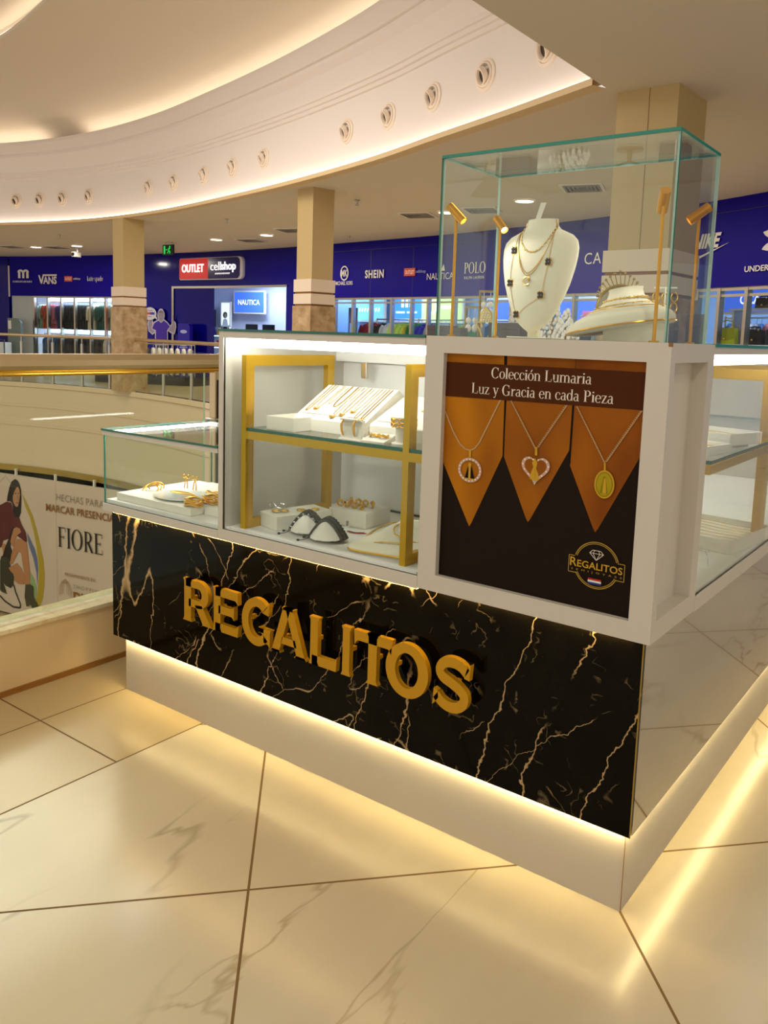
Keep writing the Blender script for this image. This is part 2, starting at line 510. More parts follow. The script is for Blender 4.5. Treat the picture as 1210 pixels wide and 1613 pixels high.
def glyph(c):
    if c == ' ': return [], 0.28
    if c == 'C' or c == 'G':
        g = arc_poly(0.36, 0.5, 0.34, 0.52, 45, 315, 0.13, H)
        g += rect(0.57, 0.68, 0.60, 0.98)
        if c == 'G': g += stem_(0.58, 0.04, 0.42, 0.09, 0.05, True, False); return g, 0.74
        g += rect(0.58, 0.10, 0.60, 0.24)
        return g, 0.68
    if c == 'L': return stem_(0.17, 0, 1) + rect(0.1, 0, 0.56, H) + rect(0.53, 0, 0.56, 0.26), 0.62
    if c == 'P': return stem_(0.17, 0, 1) + arc_poly(0.3, 0.735, 0.26, 0.265, -90, 90, 0.12, H) + rect(0.17, 0.47, 0.31, 0.51) + rect(0.17, 0.96, 0.31, 1), 0.6
    if c == 'R': return glyph('P')[0] + slab_line(0.32, 0.49, 0.58, 0.02, 0.12) + rect(0.5, 0, 0.66, S), 0.68
    if c == 'O': return arc_poly(0.39, 0.5, 0.37, 0.52, 0, 360, 0.13, H, 28), 0.80
    if c == 'I': return stem_(0.17, 0, 1), 0.34
    if c == 'F' or c == 'E':
        g = stem_(0.17, 0, 1) + rect(0.17, 1-H, 0.56, 1) + rect(0.53, 0.78, 0.56, 1) + rect(0.17, 0.49, 0.44, 0.53) + rect(0.42, 0.42, 0.45, 0.6)
        if c == 'E': g += rect(0.17, 0, 0.58, H) + rect(0.55, 0, 0.58, 0.24)
        return g, 0.6
    if c in 'oó':
        g = arc_poly(0.24, 0.33, 0.23, 0.345, 0, 360, 0.1, 0.035, 22)
        if c == 'ó': g += slab_line(0.22, 0.76, 0.34, 0.98, 0.07)
        return g, 0.48
    if c == 'c': return arc_poly(0.24, 0.33, 0.22, 0.345, 40, 320, 0.1, 0.035) + rect(0.33, 0.47, 0.41, 0.56), 0.43
    if c == 'e': return arc_poly(0.24, 0.33, 0.22, 0.345, 0, 320, 0.1, 0.035, 18) + rect(0.08, 0.34, 0.45, 0.38), 0.45
    if c == 'i': return stem_(0.13, 0, 0.66, 0.05, 0.05, False) + rect(0.03, 0.62, 0.13, 0.66) + arc_poly(0.13, 0.86, 0.065, 0.065, 0, 360, 0.065, 0.065, 10), 0.26
    if c == 'l': return stem_(0.13, 0, 1, 0.05, 0.05, False) + rect(0.03, 0.965, 0.13, 1), 0.26
    if c in 'nmru':
        if c == 'u':
            g = stem_(0.12, 0.1, 0.66, 0.05, 0, False, False, 0.095) + rect(0.03, 0.62, 0.1, 0.66) + stem_(0.42, 0, 0.66, 0, 0.06, False, True, 0.095) + rect(0.32, 0.62, 0.42, 0.66)
            return g + arc_poly(0.26, 0.2, 0.19, 0.21, 180, 320, 0.09, 0.05, 8), 0.53
        g = stem_(0.12, 0, 0.66, 0.05, 0.05, False, True, 0.095) + rect(0.02, 0.62, 0.12, 0.66)
        if c == 'r': return g + arc_poly(0.28, 0.42, 0.15, 0.24, 60, 170, 0.08, 0.07, 6) + rect(0.29, 0.55, 0.38, 0.65), 0.39
        def arch(x): return arc_poly(x+0.145, 0.42, 0.195, 0.25, 20, 150, 0.09, 0.05, 8) + stem_(x+0.29, 0, 0.5, 0.05, 0.05, False, True, 0.095)
        g += arch(0.13)
        if c == 'm': return g + arch(0.42), 0.83
        return g, 0.53
    if c == 'a':
        return stem_(0.33, 0.05, 0.5, 0, 0, False, False, 0.095) + rect(0.33, 0, 0.43, 0.05) + arc_poly(0.22, 0.48, 0.16, 0.19, 0, 150, 0.09, 0.05, 8) + arc_poly(0.19, 0.19, 0.17, 0.2, 60, 330, 0.09, 0.04, 10) + slab_line(0.2, 0.36, 0.33, 0.4, 0.045), 0.45
    if c == 'd': return arc_poly(0.23, 0.33, 0.21, 0.345, 30, 330, 0.1, 0.035) + stem_(0.40, 0, 1, 0, 0.05, False, True, 0.095) + rect(0.31, 0.965, 0.4, 1), 0.51
    if c == 'p': return arc_poly(0.27, 0.33, 0.21, 0.345, -150, 150, 0.1, 0.035) + stem_(0.12, -0.3, 0.66, 0.05, 0.05, False, True, 0.095), 0.51
    if c == 'z': return rect(0.03, 0.62, 0.4, 0.66) + rect(0.03, 0, 0.42, 0.04) + slab_line(0.09, 0.02, 0.35, 0.64, 0.09) + rect(0.03, 0.5, 0.06, 0.66) + rect(0.39, 0, 0.42, 0.16), 0.44
    if c == 'y': return slab_line(0.09, 0.64, 0.26, 0.03, 0.1) + slab_line(0.42, 0.64, 0.2, -0.22, 0.045) + rect(0.0, 0.625, 0.2, 0.66) + rect(0.33, 0.625, 0.5, 0.66) + rect(0.08, -0.27, 0.2, -0.2), 0.48
    if c == 't': return stem_(0.16, 0.04, 0.85, 0, 0, False, False, 0.09) + rect(0.03, 0.62, 0.32, 0.66) + rect(0.16, 0, 0.32, 0.05), 0.34
    if c == 'k': return stem_(0.12, 0, 1, 0.05, 0.05, False) + slab_line(0.17, 0.3, 0.38, 0.64, 0.045) + slab_line(0.22, 0.38, 0.42, 0.02, 0.09), 0.5
    if c == 's': return arc_poly(0.18, 0.49, 0.15, 0.17, 30, 270, 0.08, 0.05, 8) + arc_poly(0.18, 0.17, 0.16, 0.18, -150, 90, 0.08, 0.05, 8), 0.38
    return rect(0.05, 0, 0.3, 0.6), 0.4
def put_serif(q, s, x0, z0, width, cap, m, y=0.0, slope=0.0):
    adv = 0; gl = []
    for c in s:
        g, a = glyph(c); gl.append((adv, g)); adv += a
    sx = width/adv
    for off, g in gl:
        for poly in g:
            q.face([(x0+(off+px)*sx, y, z0+pz*cap+slope*(off+px)*sx) for px, pz in poly], m)
    return sx

class Art:
    """flat print or sign work in the local x-z plane, facing -y; every layer lies a hair in front of the last"""
    def __init__(self, step=0.0004): self.q = MB(); self.y = 0.0; self.step = step
    def up(self): self.y -= self.step; return self
    def poly(self, pts, m): self.up(); self.q.face([(x, self.y, z) for x, z in pts], m); return self
    def ell(self, cx, cz, rx, rz, m, n=28, hole=None):
        self.up()
        if hole is None:
            self.q.face([(cx+rx*math.cos(2*PI*i/n), self.y, cz+rz*math.sin(2*PI*i/n)) for i in range(n)], m)
        else:
            for p in arc_poly(cx, cz, rx, rz, 0, 360, hole, hole, n): self.q.face([(x, self.y, z) for x, z in p], m)
        return self
    def line(self, pts, w, m, closed=False):
        self.up()
        P = pts+[pts[0]] if closed else pts
        for a, b in zip(P, P[1:]):
            self.q.face([(x, self.y, z) for x, z in slab_line(a[0], a[1], b[0], b[1], w)[0]], m)
        return self
    def text(self, s, x, z, wd, ht, m, bold=0.0, depth=0.0, shear=0.0, space=1.0):
        self.up(); put_text(self.q, s, x, z, wd, ht, m, self.y-depth, bold, depth, shear, space=space); return self
    def serif(self, s, x, z, wd, cap, m, slope=0.0): self.up(); put_serif(self.q, s, x, z, wd, cap, m, self.y, slope); return self
    def build(self, name, parent=None, **kw): return self.q.build(name, parent, recalc=False, **kw)

def spline(pts, n=8, closed=False):
    """Catmull-Rom through points (any dimension)"""
    P = [Vector(p) for p in pts]; out = []
    k = len(P)
    for i in range(k if closed else k-1):
        p1, p2 = P[i], P[(i+1) % k]
        p0 = P[i-1] if (i > 0 or closed) else p1*2-p2
        p3 = P[(i+2) % k] if (i+2 < k or closed) else p2*2-p1
        for j in range(n):
            t = j/n
            out.append(0.5*((2*p1)+(p2-p0)*t+(2*p0-5*p1+4*p2-p3)*t*t+(3*p1-p0-3*p2+p3)*t**3))
    if not closed: out.append(P[-1])
    return out

class Path2:
    """plan curve with arc length; off > 0 lies on the side towards the atrium"""
    def __init__(self, pts, n=8):
        self.P = [Vector((p[0], p[1])) for p in spline([(a, b, 0) for a, b in pts], n)]
        self.S = [0]
        for a, b in zip(self.P, self.P[1:]): self.S.append(self.S[-1]+(b-a).length)
        self.L = self.S[-1]
    def at(self, s, off=0.0):
        s = min(max(s, 0), self.L-1e-4)
        i = max(k for k in range(len(self.S)-1) if self.S[k] <= s)
        a, b = self.P[i], self.P[i+1]; t = (b-a).normalized()
        p = a + t*(s-self.S[i])
        return Vector((p.x + t.y*off, p.y - t.x*off))
    def ang(self, s):
        a, b = self.at(max(s-0.15, 0)), self.at(min(s+0.15, self.L)); d = b-a
        return math.atan2(d.y, d.x)
    def pt(self, s, off, z): p = self.at(s, off); return (p.x, p.y, z)
    def span(self, s0, s1, step=0.3):
        n = max(1, int((s1-s0)/step)); return [s0+(s1-s0)*i/n for i in range(n+1)]
    def sweep(self, q, s0, s1, prof, m, step=0.3, closed=False, smooth=False):
        """profile [(off,z)] swept along the curve"""
        q.grid([[self.pt(s, o, z) for o, z in (prof+[prof[0]] if closed else prof)] for s in self.span(s0, s1, step)], m, smooth)
WALL = Path2([(-30,10.9),(-26.5,12.75),(-23.3,13.6),(-20.4,14.0),(-17.85,14.22),(-15.07,14.15),(-12.8,13.9),(-11.26,13.7),(-9.68,13.48),(-8,13.12),(-6.56,12.74),(-5.28,12.33),(-4.0,11.83),(-2.4,11.0),(0,9.4),(3,6.8)])
ARC = Path2([(-24,4.2),(-22,6.2),(-19.9,7.5),(-17.9,8.35),(-16.2,8.75),(-14.5,8.85),(-12.5,8.65),(-10.6,8.24),(-8.27,7.62),(-6.13,6.9),(-4.74,6.3),(-3.55,5.8),(-2.45,5.30)])
ARC0 = 2.83   # arc length added by the extra first point of ARC

# ------------------------------------------------------------------ the setting
def add_ngon(name, pts, z, m, flip=False):
    q = MB(); f = q.face([(p[0], p[1], z) for p in (pts[::-1] if flip else pts)], m)
    o = q.build(name, recalc=False); return struct(o)
CZ = 3.5                                   # ceiling of the walkways
EDGE_X = -2.45                             # straight edge of the void (ceiling)
arc_pts = [tuple(p) for p in ARC.P]
wall_pts = [tuple(WALL.at(s, -3.6)) for s in WALL.span(0, WALL.L-0.1, 0.8)]
floor_pts = [(-2.29, -7), (9, -7), (9, 6), (3.2, 7.0)] + wall_pts[::-1] + [(-25, 4)] + arc_pts + [(-2.29, 5.25)]
add_ngon('floor', floor_pts, 0.0, MATS['marble_floor'])
ceil_pts = [(EDGE_X, -7), (9, -7), (9, 6), (3.2, 7.0)] + wall_pts[::-1] + [(-25, 4)] + arc_pts
add_ngon('ceiling', ceil_pts, CZ, CEIL, True)

# fascia of the ceiling opening: lip, wall with stepped mouldings, cove
q = MB()
ARC.sweep(q, 0, ARC.L, [(0.16, 3.5), (0.16, 3.56), (0.13, 3.56), (0.0, 3.54)], mat('lip_paint', '#d9bd8f', 0.6))
ARC.sweep(q, 0, ARC.L, [(0.0, 3.5), (0.16, 3.5)], mat('lip_paint'))
struct(q.build('trim_1', recalc=False))
q = MB()
prof = [(0.0, 3.54), (0.0, 4.46), (0.03, 4.47), (0.03, 4.52), (0.06, 4.53), (0.06, 4.58), (0.09, 4.59), (0.09, 4.64), (0.13, 4.72), (0.2, 4.84), (0.28, 4.92), (0.28, 4.97), (0.32, 4.98), (0.38, 5.07), (0.42, 5.13), (0.42, 5.2), (0.36, 5.2), (0.36, 5.16)]
ARC.sweep(q, 0, ARC.L, prof, FASCIA, 0.25)
struct(q.build('wall_fascia', recalc=False))
q = MB()
ARC.sweep(q, 0, ARC.L, [(0.36, 5.16), (0.02, 5.16), (0.02, 5.22), (0.08, 5.34), (0.22, 5.46), (0.5, 5.56), (1.0, 5.68), (1.6, 5.8), (2.5, 5.88), (3.0, 5.9)], DOME, 0.25, smooth=True)
struct(q.build('ceiling_dome', recalc=False))
q = MB()
ARC.sweep(q, 0, ARC.L, [(3.0, 5.9), (3.0, 5.96), (2.8, 5.97), (2.8, 6.2), (4.5, 6.4), (9.0, 6.5)], DOME, 0.25)
struct(q.build('ceiling_centre', recalc=False))
# light strips of the coves
def strip(name, s0, s1, o0, o1, z, m, label):
    q = MB(); ARC.sweep(q, s0, s1, [(o0, z), (o1, z), (o1, z+0.02), (o0, z+0.02)], m, 0.25, closed=True)
    o = q.build(name, recalc=True); return tag(o, label, 'light')
strip('cove_light', 0.2, ARC0+6.05, 0.10, 0.30, 5.17, LED_COVE, 'warm light strip in the upper cove, short run before the dark gap')
strip('cove_light', ARC0+7.3, ARC.L-0.2, 0.10, 0.30, 5.17, LED_COVE, 'warm light strip in the upper cove, long run after the dark gap')
strip('cove_light', 0.2, ARC.L-0.1, 0.035, 0.11, 3.565, LED_RING, 'white light strip behind the lower lip of the round ceiling')
strip('cove_light', 0.2, ARC.L-0.2, 2.82, 2.96, 5.98, LED_COVE, 'light strip of the innermost ceiling ring, high above')

# edge of the near ceiling over the void
q = MB(); q.box((EDGE_X, -7, CZ+0.003), (EDGE_X+0.12, 5.3, 6.4), CEIL); struct(q.build('wall_near'))

# floor edge of the far gallery: stone nosing and deep cream fascia
q = MB()
ARC.sweep(q, 0, ARC.L, [(-0.1, 0.0), (0.04, 0.0), (0.04, -0.1), (0.0, -0.12), (0.0, -0.5), (0.02, -0.5), (0.02, -0.56), (0.0, -0.56), (0.0, -0.95), (0.02, -0.95), (0.02, -1.0), (0.0, -1.0), (0.0, -1.98)], SLAB, 0.25)
struct(q.build('wall_slab', recalc=False))
q = MB(); ARC.sweep(q, 0, ARC.L, [(0.03, -1.94), (0.03, -2.08), (-0.1, -2.08)], GOLD_TRIM, 0.25); struct(q.build('trim_2', recalc=False))
q = MB(); ARC.sweep(q, 0, ARC.L, [(-0.1, -2.05), (-0.6, -2.05), (-0.6, -5.6)], mat('lower_wall', '#20180f', 0.7), 0.25); struct(q.build('wall_lower', recalc=False))
add_ngon('floor_lower', [(-26, -7), (-2.3, -7), (-2.3, 8), (-26, 12)], -5.6, MATS['marble_floor'])
# near edge of the void
q = MB(); q.box((-2.29, -7, -2.0), (-2.2, 5.4, -0.001), SLAB); struct(q.build('wall_void'))
q = MB(); q.box((-2.29, -7, 0.0), (-2.155, 5.25, 0.228), mat('curb_paint', '#d9c093', 0.4)); struct(q.build('trim_3'))
q = MB(); q.box((-2.30, -7, 0.228), (-2.15, 5.25, 0.243), MATS['cream_stone']); struct(q.build('trim_4'))
q = MB(); q.box((-2.156, -7, 0.0), (-2.146, 5.25, 0.02), BROWN_TRIM); struct(q.build('baseboard_near'))

# columns: plaster shaft, two bands, stone foot
def column(x, y, ang, sx, sy, s_ext):
    r = bpy.data.objects.new('column', None); COL.objects.link(r); r.location = (x, y, 0); r.rotation_euler = (0, 0, math.radians(ang))
    struct(r)
    def part(nm, g, z0, z1, m):
        q = MB(); q.box((-sx-g, -g, z0), (g, sy+g, z1), m); return struct(q.build(nm, r))
    part('column_shaft', 0.0, 2.13, CZ, COLUMN)
    part('column_band', 0.03, 1.95, 2.14, COLUMN_BAND)
    part('column_groove', 0.012, 1.92, 1.95, BROWN_TRIM)
    part('column_band', 0.03, 1.765, 1.92, COLUMN_BAND)
    part('column_groove', 0.012, 1.735, 1.765, BROWN_TRIM)
    part('column_foot', 0.04, 0.0, 1.735, MATS['column_stone'])
    if s_ext:
        q = MB(); q.box((-sx*0.46-0.004, -0.003, 0), (-sx*0.46, 0.01, CZ), BROWN_TRIM); struct(q.build('column_joint', r))
    return r
column(-14.0, 8.65, -9.7, 0.46, 0.46, False)
column(-8.06, 7.76, -11.8, 0.40, 0.40, False)
column(-1.87, 5.46, -3.0, 0.55, 0.66, True)

# blue shop-front wall with openings
def wall_piece(q, s0, s1, z0, z1, m, off=0.0):
    WALL.sweep(q, s0, s1, [(off, z1), (off, z0), (off-0.14, z0), (off-0.14, z1)], m, 0.35)
q = MB()
wall_piece(q, 0, 4.36, 0, CZ, BLUE_GLOSS)
wall_piece(q, 4.40, 9.3, 2.24, CZ, BLUE, 0.01)
wall_piece(q, 9.3, 11.36, 0, CZ, BLUE_GLOSS)
wall_piece(q, 11.36, 15.9, 2.5, CZ, BLUE_GLOSS)
wall_piece(q, 15.9, 17.7, 0, CZ, BLUE_GLOSS)
wall_piece(q, 17.7, WALL.L-0.3, 2.2, CZ, BLUE, 0.01)
struct(q.build('wall_far', recalc=False))
q = MB()   # joints of the blue panels
for s in (19.0, 20.35, 21.7, 23.1, 24.5, 26.0, 27.4):
    WALL.sweep(q, s-0.008, s+0.008, [(0.012, 2.2), (0.012, 3.3)], mat('panel_joint', '#08033c', 0.4))
WALL.sweep(q, 17.7, 29.5, [(0.013, 3.30), (0.013, 3.31)], mat('panel_joint'))
struct(q.build('trim_5', recalc=False))
q = MB(); WALL.sweep(q, 4.36, 4.42, [(0.02, 2.2), (0.02, 3.2)], STEEL); struct(q.build('trim_6', recalc=False))
# shop interiors
q = MB(); WALL.sweep(q, 0.3, 8.2, [(-3.4, 0), (-3.4, 3.2)], SHOP_WHITE, 0.8); struct(q.build('wall_shop_one', recalc=False))
q = MB(); WALL.sweep(q, 8.2, 14.2, [(-3.5, 0), (-3.5, 3.2)], mat('shop_lilac', '#cdd6f4', 0.6), 0.8); struct(q.build('wall_shop_two', recalc=False))
q = MB(); WALL.sweep(q, 14.2, WALL.L-0.4, [(-3.45, 0), (-3.45, 3.2)], mat('shop_blue', '#7c9fd2', 0.6), 0.8); struct(q.build('wall_shop_three', recalc=False))
q = MB(); WALL.sweep(q, 0.3, WALL.L-0.4, [(-0.14, 3.0), (-3.5, 3.0)], SHOP_WHITE, 0.8); struct(q.build('ceiling_shop', recalc=False))
for (xa, ya), (xb, yb) in (((-20.1, 14.2), (-22.5, 17.2)), ((-14.0, 14.3), (-16.6, 17.6))):
    q = MB(); q.face([(xa, ya, 0), (xb, yb, 0), (xb, yb, 3.1), (xa, ya, 3.1)], SHOP_WHITE)
    struct(q.build('wall_between', recalc=False))
# white end panel of the first shop window
q = MB(); wall_piece(q, 4.42, 5.33, 0, 2.24, mat('shop_end_panel', '#b9c2c4', 0.5), -0.06); struct(q.build('wall_end_panel', recalc=False))
# shop windows: panes and mullions
def shop_window(name, posts, z1, m_post, rail_z=None):
    r = bpy.data.objects.new(name, None); COL.objects.link(r); r.location = WALL.pt(posts[0], -0.05, 0); struct(r)
    inv = Matrix.Translation(Vector(r.location)).inverted()
    for a, b in zip(posts, posts[1:]):
        q = MB(); q.face([WALL.pt(a, -0.06, 0.02), WALL.pt(b, -0.06, 0.02), WALL.pt(b, -0.06, z1), WALL.pt(a, -0.06, z1)], GLASS_SHOP)
        o = q.build('window_pane', r, recalc=False); o.matrix_parent_inverse = inv; struct(o)
    for s in posts:
        q = MB(); p = WALL.at(s, -0.06); a = WALL.ang(s)
        q.box((-0.03, -0.05, 0), (0.03, 0.05, z1), m_post)
        o = q.build('window_mullion', r); o.location = (p.x-r.location.x, p.y-r.location.y, 0); o.rotation_euler = (0, 0, a); struct(o)
    q = MB(); WALL.sweep(q, posts[0], posts[-1], [(-0.02, z1-0.05), (-0.1, z1-0.05), (-0.1, z1), (-0.02, z1)], m_post, 0.4, closed=True)
    o = q.build('window_head', r); o.matrix_parent_inverse = inv; struct(o)
    if rail_z:
        q = MB(); WALL.sweep(q, posts[0], posts[-1], [(-0.03, rail_z), (-0.09, rail_z), (-0.09, rail_z+0.04), (-0.03, rail_z+0.04)], m_post, 0.4, closed=True)
        o = q.build('window_rail', r); o.matrix_parent_inverse = inv; struct(o)
    return r
shop_window('window_1', [5.35, 5.94, 6.52, 7.11, 7.78, 8.43, 9.05], 2.24, STEEL)
shop_window('window_2', [17.74, 18.38, 18.99, 19.68, 20.30, 20.81, 21.6, 22.4, 23.2, 24.0, 24.8, 25.66, 26.6, 27.5, 27.93, 28.45, 29.2], 2.2, STEEL, 2.06)
# door frame of the middle shop
q = MB()
WALL.sweep(q, 11.30, 11.38, [(0.03, 0), (0.03, 2.55)], STEEL); WALL.sweep(q, 11.30, 15.95, [(0.03, 2.49), (0.03, 2.55)], STEEL, 0.4)
q.face([WALL.pt(11.38, 0.0, 0), WALL.pt(13.0, -0.01, 0), WALL.pt(13.0, -0.01, 2.5), WALL.pt(11.38, 0.0, 2.5)], BLUE_GLOSS)
struct(q.build('door_1', recalc=False))
# plain end wall of the hall, far to the west of the first shop
q = MB(); q.face([(-29.9, 11.0, -5.6), (-29.9, -8, -5.6), (-29.9, -8, 6.5), (-29.9, 11.0, 6.5)], FASCIA); struct(q.build('wall_end', recalc=False))

# ------------------------------------------------------------------ the jewellery kiosk: counter
ORD = ['first', 'second', 'third', 'fourth', 'fifth', 'sixth', 'seventh', 'eighth', 'ninth', 'tenth', 'eleventh', 'twelfth', 'thirteenth',
       'fourteenth', 'fifteenth', 'sixteenth', 'seventeenth', 'eighteenth', 'nineteenth', 'twentieth', 'twenty-first', 'twenty-second', 'twenty-third', 'twenty-fourth',
       'twenty-fifth', 'twenty-sixth', 'twenty-seventh', 'twenty-eighth', 'twenty-ninth', 'thirtieth']
Z1, Z2 = 0.197, 0.661
counter = thing('kiosk_counter', 'black gold-veined marble kiosk counter with raised gold letters on a white plinth', 'counter')
q = MB()
q.prism([(-1.888, 0), (0, 0), (0, 2.4), (-1.93, 2.4), (-1.93, 1.85), (-0.5, 1.85), (-0.5, 0.55), (-1.888, 0.55)], 0.0, Z1-0.004, mat('plinth_laminate', '#c0b7a8', 0.22))
q.build('plinth', counter)
q = MB()
q.box((-0.0008, -0.0008, 0), (0.0008, 0.0008, Z1-0.004), BROWN_TRIM)
q.build('plinth_corner', counter)
q = MB()
q.prism([(-1.93, 0.004), (0.0, 0.004), (0.0, 2.4), (-1.93, 2.4), (-1.93, 1.85), (-0.5, 1.85), (-0.5, 0.55), (-1.93, 0.55)], Z1+0.004, Z2, WHITE)
q.build('carcass', counter)
BM = MATS['black_marble']
q = MB(); q.prism([(-0.0145, Z1), (-0.0108, Z1), (-0.0108, Z1+0.006), (0.0, Z1+0.006), (0.0, Z2+0.001), (-0.0145, Z2+0.001)], -1.935, 0.0145, BM, lambda y, z, x: (x, y, z)); q.build('front_panel', counter)
sm = BM.copy(); sm.name = 'black_marble_side'; MATS['black_marble_side'] = sm
_b = sm.node_tree.nodes['Principled BSDF']
_b.inputs['Coat Weight'].default_value = 1.0; _b.inputs['Coat IOR'].default_value = 4.0
_b.inputs['Specular IOR Level'].default_value = 1.0
_b.inputs['IOR'].default_value = 4.0; _b.inputs['Coat Roughness'].default_value = 0.02
q = MB(); q.prism([(0.0145, Z1), (0.0108, Z1), (0.0108, Z1+0.006), (0.0, Z1+0.006), (0.0, Z2+0.001), (0.0145, Z2+0.001)], 0.0, 2.4, sm, lambda x, z, y: (x, y, z)); q.build('side_panel', counter)
q = MB(); q.box((-1.9445, -0.0145, Z1), (-1.935, 0.55, Z2), BM); q.build('end_panel', counter)
q = MB(); q.box((0.013, -0.0155, Z1), (0.0155, -0.013, Z2), GOLD_TRIM); q.build('corner_trim', counter)
q = MB()
q.box((-1.93, -0.0104, Z1+0.003), (0.010, -0.0056, Z1+0.0055), LED_PLINTH)
q.build('front_light_strip', counter)
q = MB()
q.box((0.0056, 0.0005, Z1+0.003), (0.0104, 2.38, Z1+0.0055), LED_PLINTH)
q.build('side_light_strip', counter)
LED_DECK = mat('led_deck', '#ffffff', 0.5, emit='#ffd486', es=40)
bx('deck_light_strip', (-1.92, -0.027, Z2-0.0005), (-0.592, -0.018, Z2+0.0011), LED_DECK, counter)
bx('deck_light_strip', (-0.58, -0.027, Z2+0.0042), (-0.01, -0.018, Z2+0.0056), LED_DECK, counter)

# raised letters, each cut from thick plate: outlines in x (0..1 of its width) and z (0..1 of the cap height)
def stem_poly(x0, x1, z0=0.0, z1=1.0, sp=0.035, h=0.07):
    """upright with small flared ends"""
    return [(x0-sp, z0), (x1+sp, z0), (x1+sp*0.8, z0+h*0.35), (x1, z0+h), (x1, z1-h), (x1+sp*0.8, z1-h*0.35), (x1+sp, z1), (x0-sp, z1), (x0-sp*0.8, z1-h*0.35), (x0, z1-h), (x0, z0+h), (x0-sp*0.8, z0+h*0.35)]
def thick_arc(cx, cz, rx, rz, w, a0, a1, n=20, wz=None):
    wz = wz or w
    return [[(cx+rx*math.cos(a), cz+rz*math.sin(a)), (cx+rx*math.cos(b), cz+rz*math.sin(b)), (cx+(rx-w)*math.cos(b), cz+(rz-wz)*math.sin(b)), (cx+(rx-w)*math.cos(a), cz+(rz-wz)*math.sin(a))]
            for a, b in ((math.radians(a0+(a1-a0)*i/n), math.radians(a0+(a1-a0)*(i+1)/n)) for i in range(n))]
def big_letter(c):
    # units of cap height
    if c == 'I': return [stem_poly(0.05, 0.25)], 0.30
    if c == 'L': return [stem_poly(0.05, 0.26), [(0.1, 0), (0.78, 0), (0.80, 0.30), (0.745, 0.22), (0.70, 0.2), (0.1, 0.2)]], 0.80
    if c == 'T': return [stem_poly(0.37, 0.58), [(0.02, 0.70), (0.065, 0.77), (0.10, 0.80), (0.85, 0.80), (0.885, 0.77), (0.93, 0.70), (0.95, 1.0), (0.0, 1.0)]], 0.95
    if c == 'E': return [stem_poly(0.05, 0.26), [(0.1, 0), (0.80, 0), (0.83, 0.28), (0.77, 0.21), (0.73, 0.19), (0.1, 0.19)], [(0.1, 0.81), (0.71, 0.81), (0.75, 0.79), (0.80, 0.72), (0.79, 1.0), (0.1, 1.0)],
                         [(0.2, 0.42), (0.60, 0.42), (0.64, 0.40), (0.68, 0.35), (0.68, 0.67), (0.64, 0.62), (0.60, 0.60), (0.2, 0.60)]], 0.83
    if c == 'R': return ([stem_poly(0.05, 0.27), [(0.1, 0.82), (0.50, 0.82), (0.50, 1.0), (0.1, 1.0)], [(0.2, 0.36), (0.50, 0.36), (0.50, 0.54), (0.2, 0.54)], [(0.40, 0.42), (0.62, 0.45), (0.90, 0.05), (0.97, 0.0), (0.66, 0.0), (0.64, 0.05)]]
                         + thick_arc(0.50, 0.68, 0.33, 0.32, 0.21, -90, 90, wz=0.18)), 0.97
    if c == 'O': return thick_arc(0.5, 0.5, 0.5, 0.53, 0.23, 0, 360, 40, wz=0.19), 1.0
    if c == 'A': return [[(0.02, 0), (0.30, 0), (0.28, 0.06), (0.60, 1.0), (0.38, 1.0), (0.06, 0.06)], [(1.08, 0), (0.76, 0), (0.79, 0.06), (0.46, 0.96), (0.44, 1.0), (0.66, 1.0), (1.03, 0.06)],
                         [(0.32, 0.21), (0.80, 0.21), (0.75, 0.36), (0.36, 0.36)], [(0.36, 0.95), (0.69, 0.95), (0.70, 1.0), (0.34, 1.0)], [(0.0, 0), (0.32, 0), (0.29, 0.05), (0.04, 0.05)], [(0.72, 0), (1.1, 0), (1.05, 0.05), (0.78, 0.05)]], 1.1
    if c == 'G': return (thick_arc(0.52, 0.5, 0.52, 0.53, 0.23, 48, 318, 30, wz=0.19) + [[(0.72, 0.74), (0.93, 0.70), (0.96, 1.0), (0.86, 0.86)], [(0.60, 0.40), (1.02, 0.40), (0.98, 0.34), (0.98, 0.0), (0.93, 0.07), (0.77, 0.10), (0.77, 0.30), (0.60, 0.30)],
                         [(0.60, 0.28), (0.66, 0.31), (0.77, 0.24), (0.77, 0.40), (0.60, 0.42)]]), 1.02
    # S
    cl = [Vector((x, 0, z)) for x, z in ((0.80, 0.80), (0.64, 0.90), (0.44, 0.93), (0.24, 0.88), (0.15, 0.74), (0.22, 0.62), (0.42, 0.55), (0.62, 0.47), (0.75, 0.36), (0.73, 0.21), (0.58, 0.11), (0.38, 0.09), (0.20, 0.15), (0.08, 0.25))]
    P = spline(cl, 4); out = []
    for i in range(len(P)-1):
        a, b = P[i], P[i+1]
        ta = (P[min(i+1, len(P)-1)]-P[max(i-1, 0)]).normalized(); tb = (P[min(i+2, len(P)-1)]-P[i]).normalized()
        wa, wb = 0.098, 0.098
        out.append([(a.x-ta.z*wa, a.z+ta.x*wa), (b.x-tb.z*wb, b.z+tb.x*wb), (b.x+tb.z*wb, b.z-tb.x*wb), (a.x+ta.z*wa, a.z-ta.x*wa)])
    out += [[(0.74, 0.70), (0.86, 0.68), (0.88, 0.98), (0.80, 0.90), (0.78, 0.84)], [(0.0, 0.04), (0.08, 0.12), (0.14, 0.20), (0.12, 0.33), (0.02, 0.36)]]
    return out, 0.88
LET = [('R', -1.506, -1.352), ('E', -1.362, -1.232), ('G', -1.226, -1.092), ('A', -1.102, -0.946), ('L', -0.948, -0.832), ('I', -0.826, -0.780), ('T', -0.780, -0.640), ('O', -0.668, -0.522), ('S', -0.514, -0.396)]
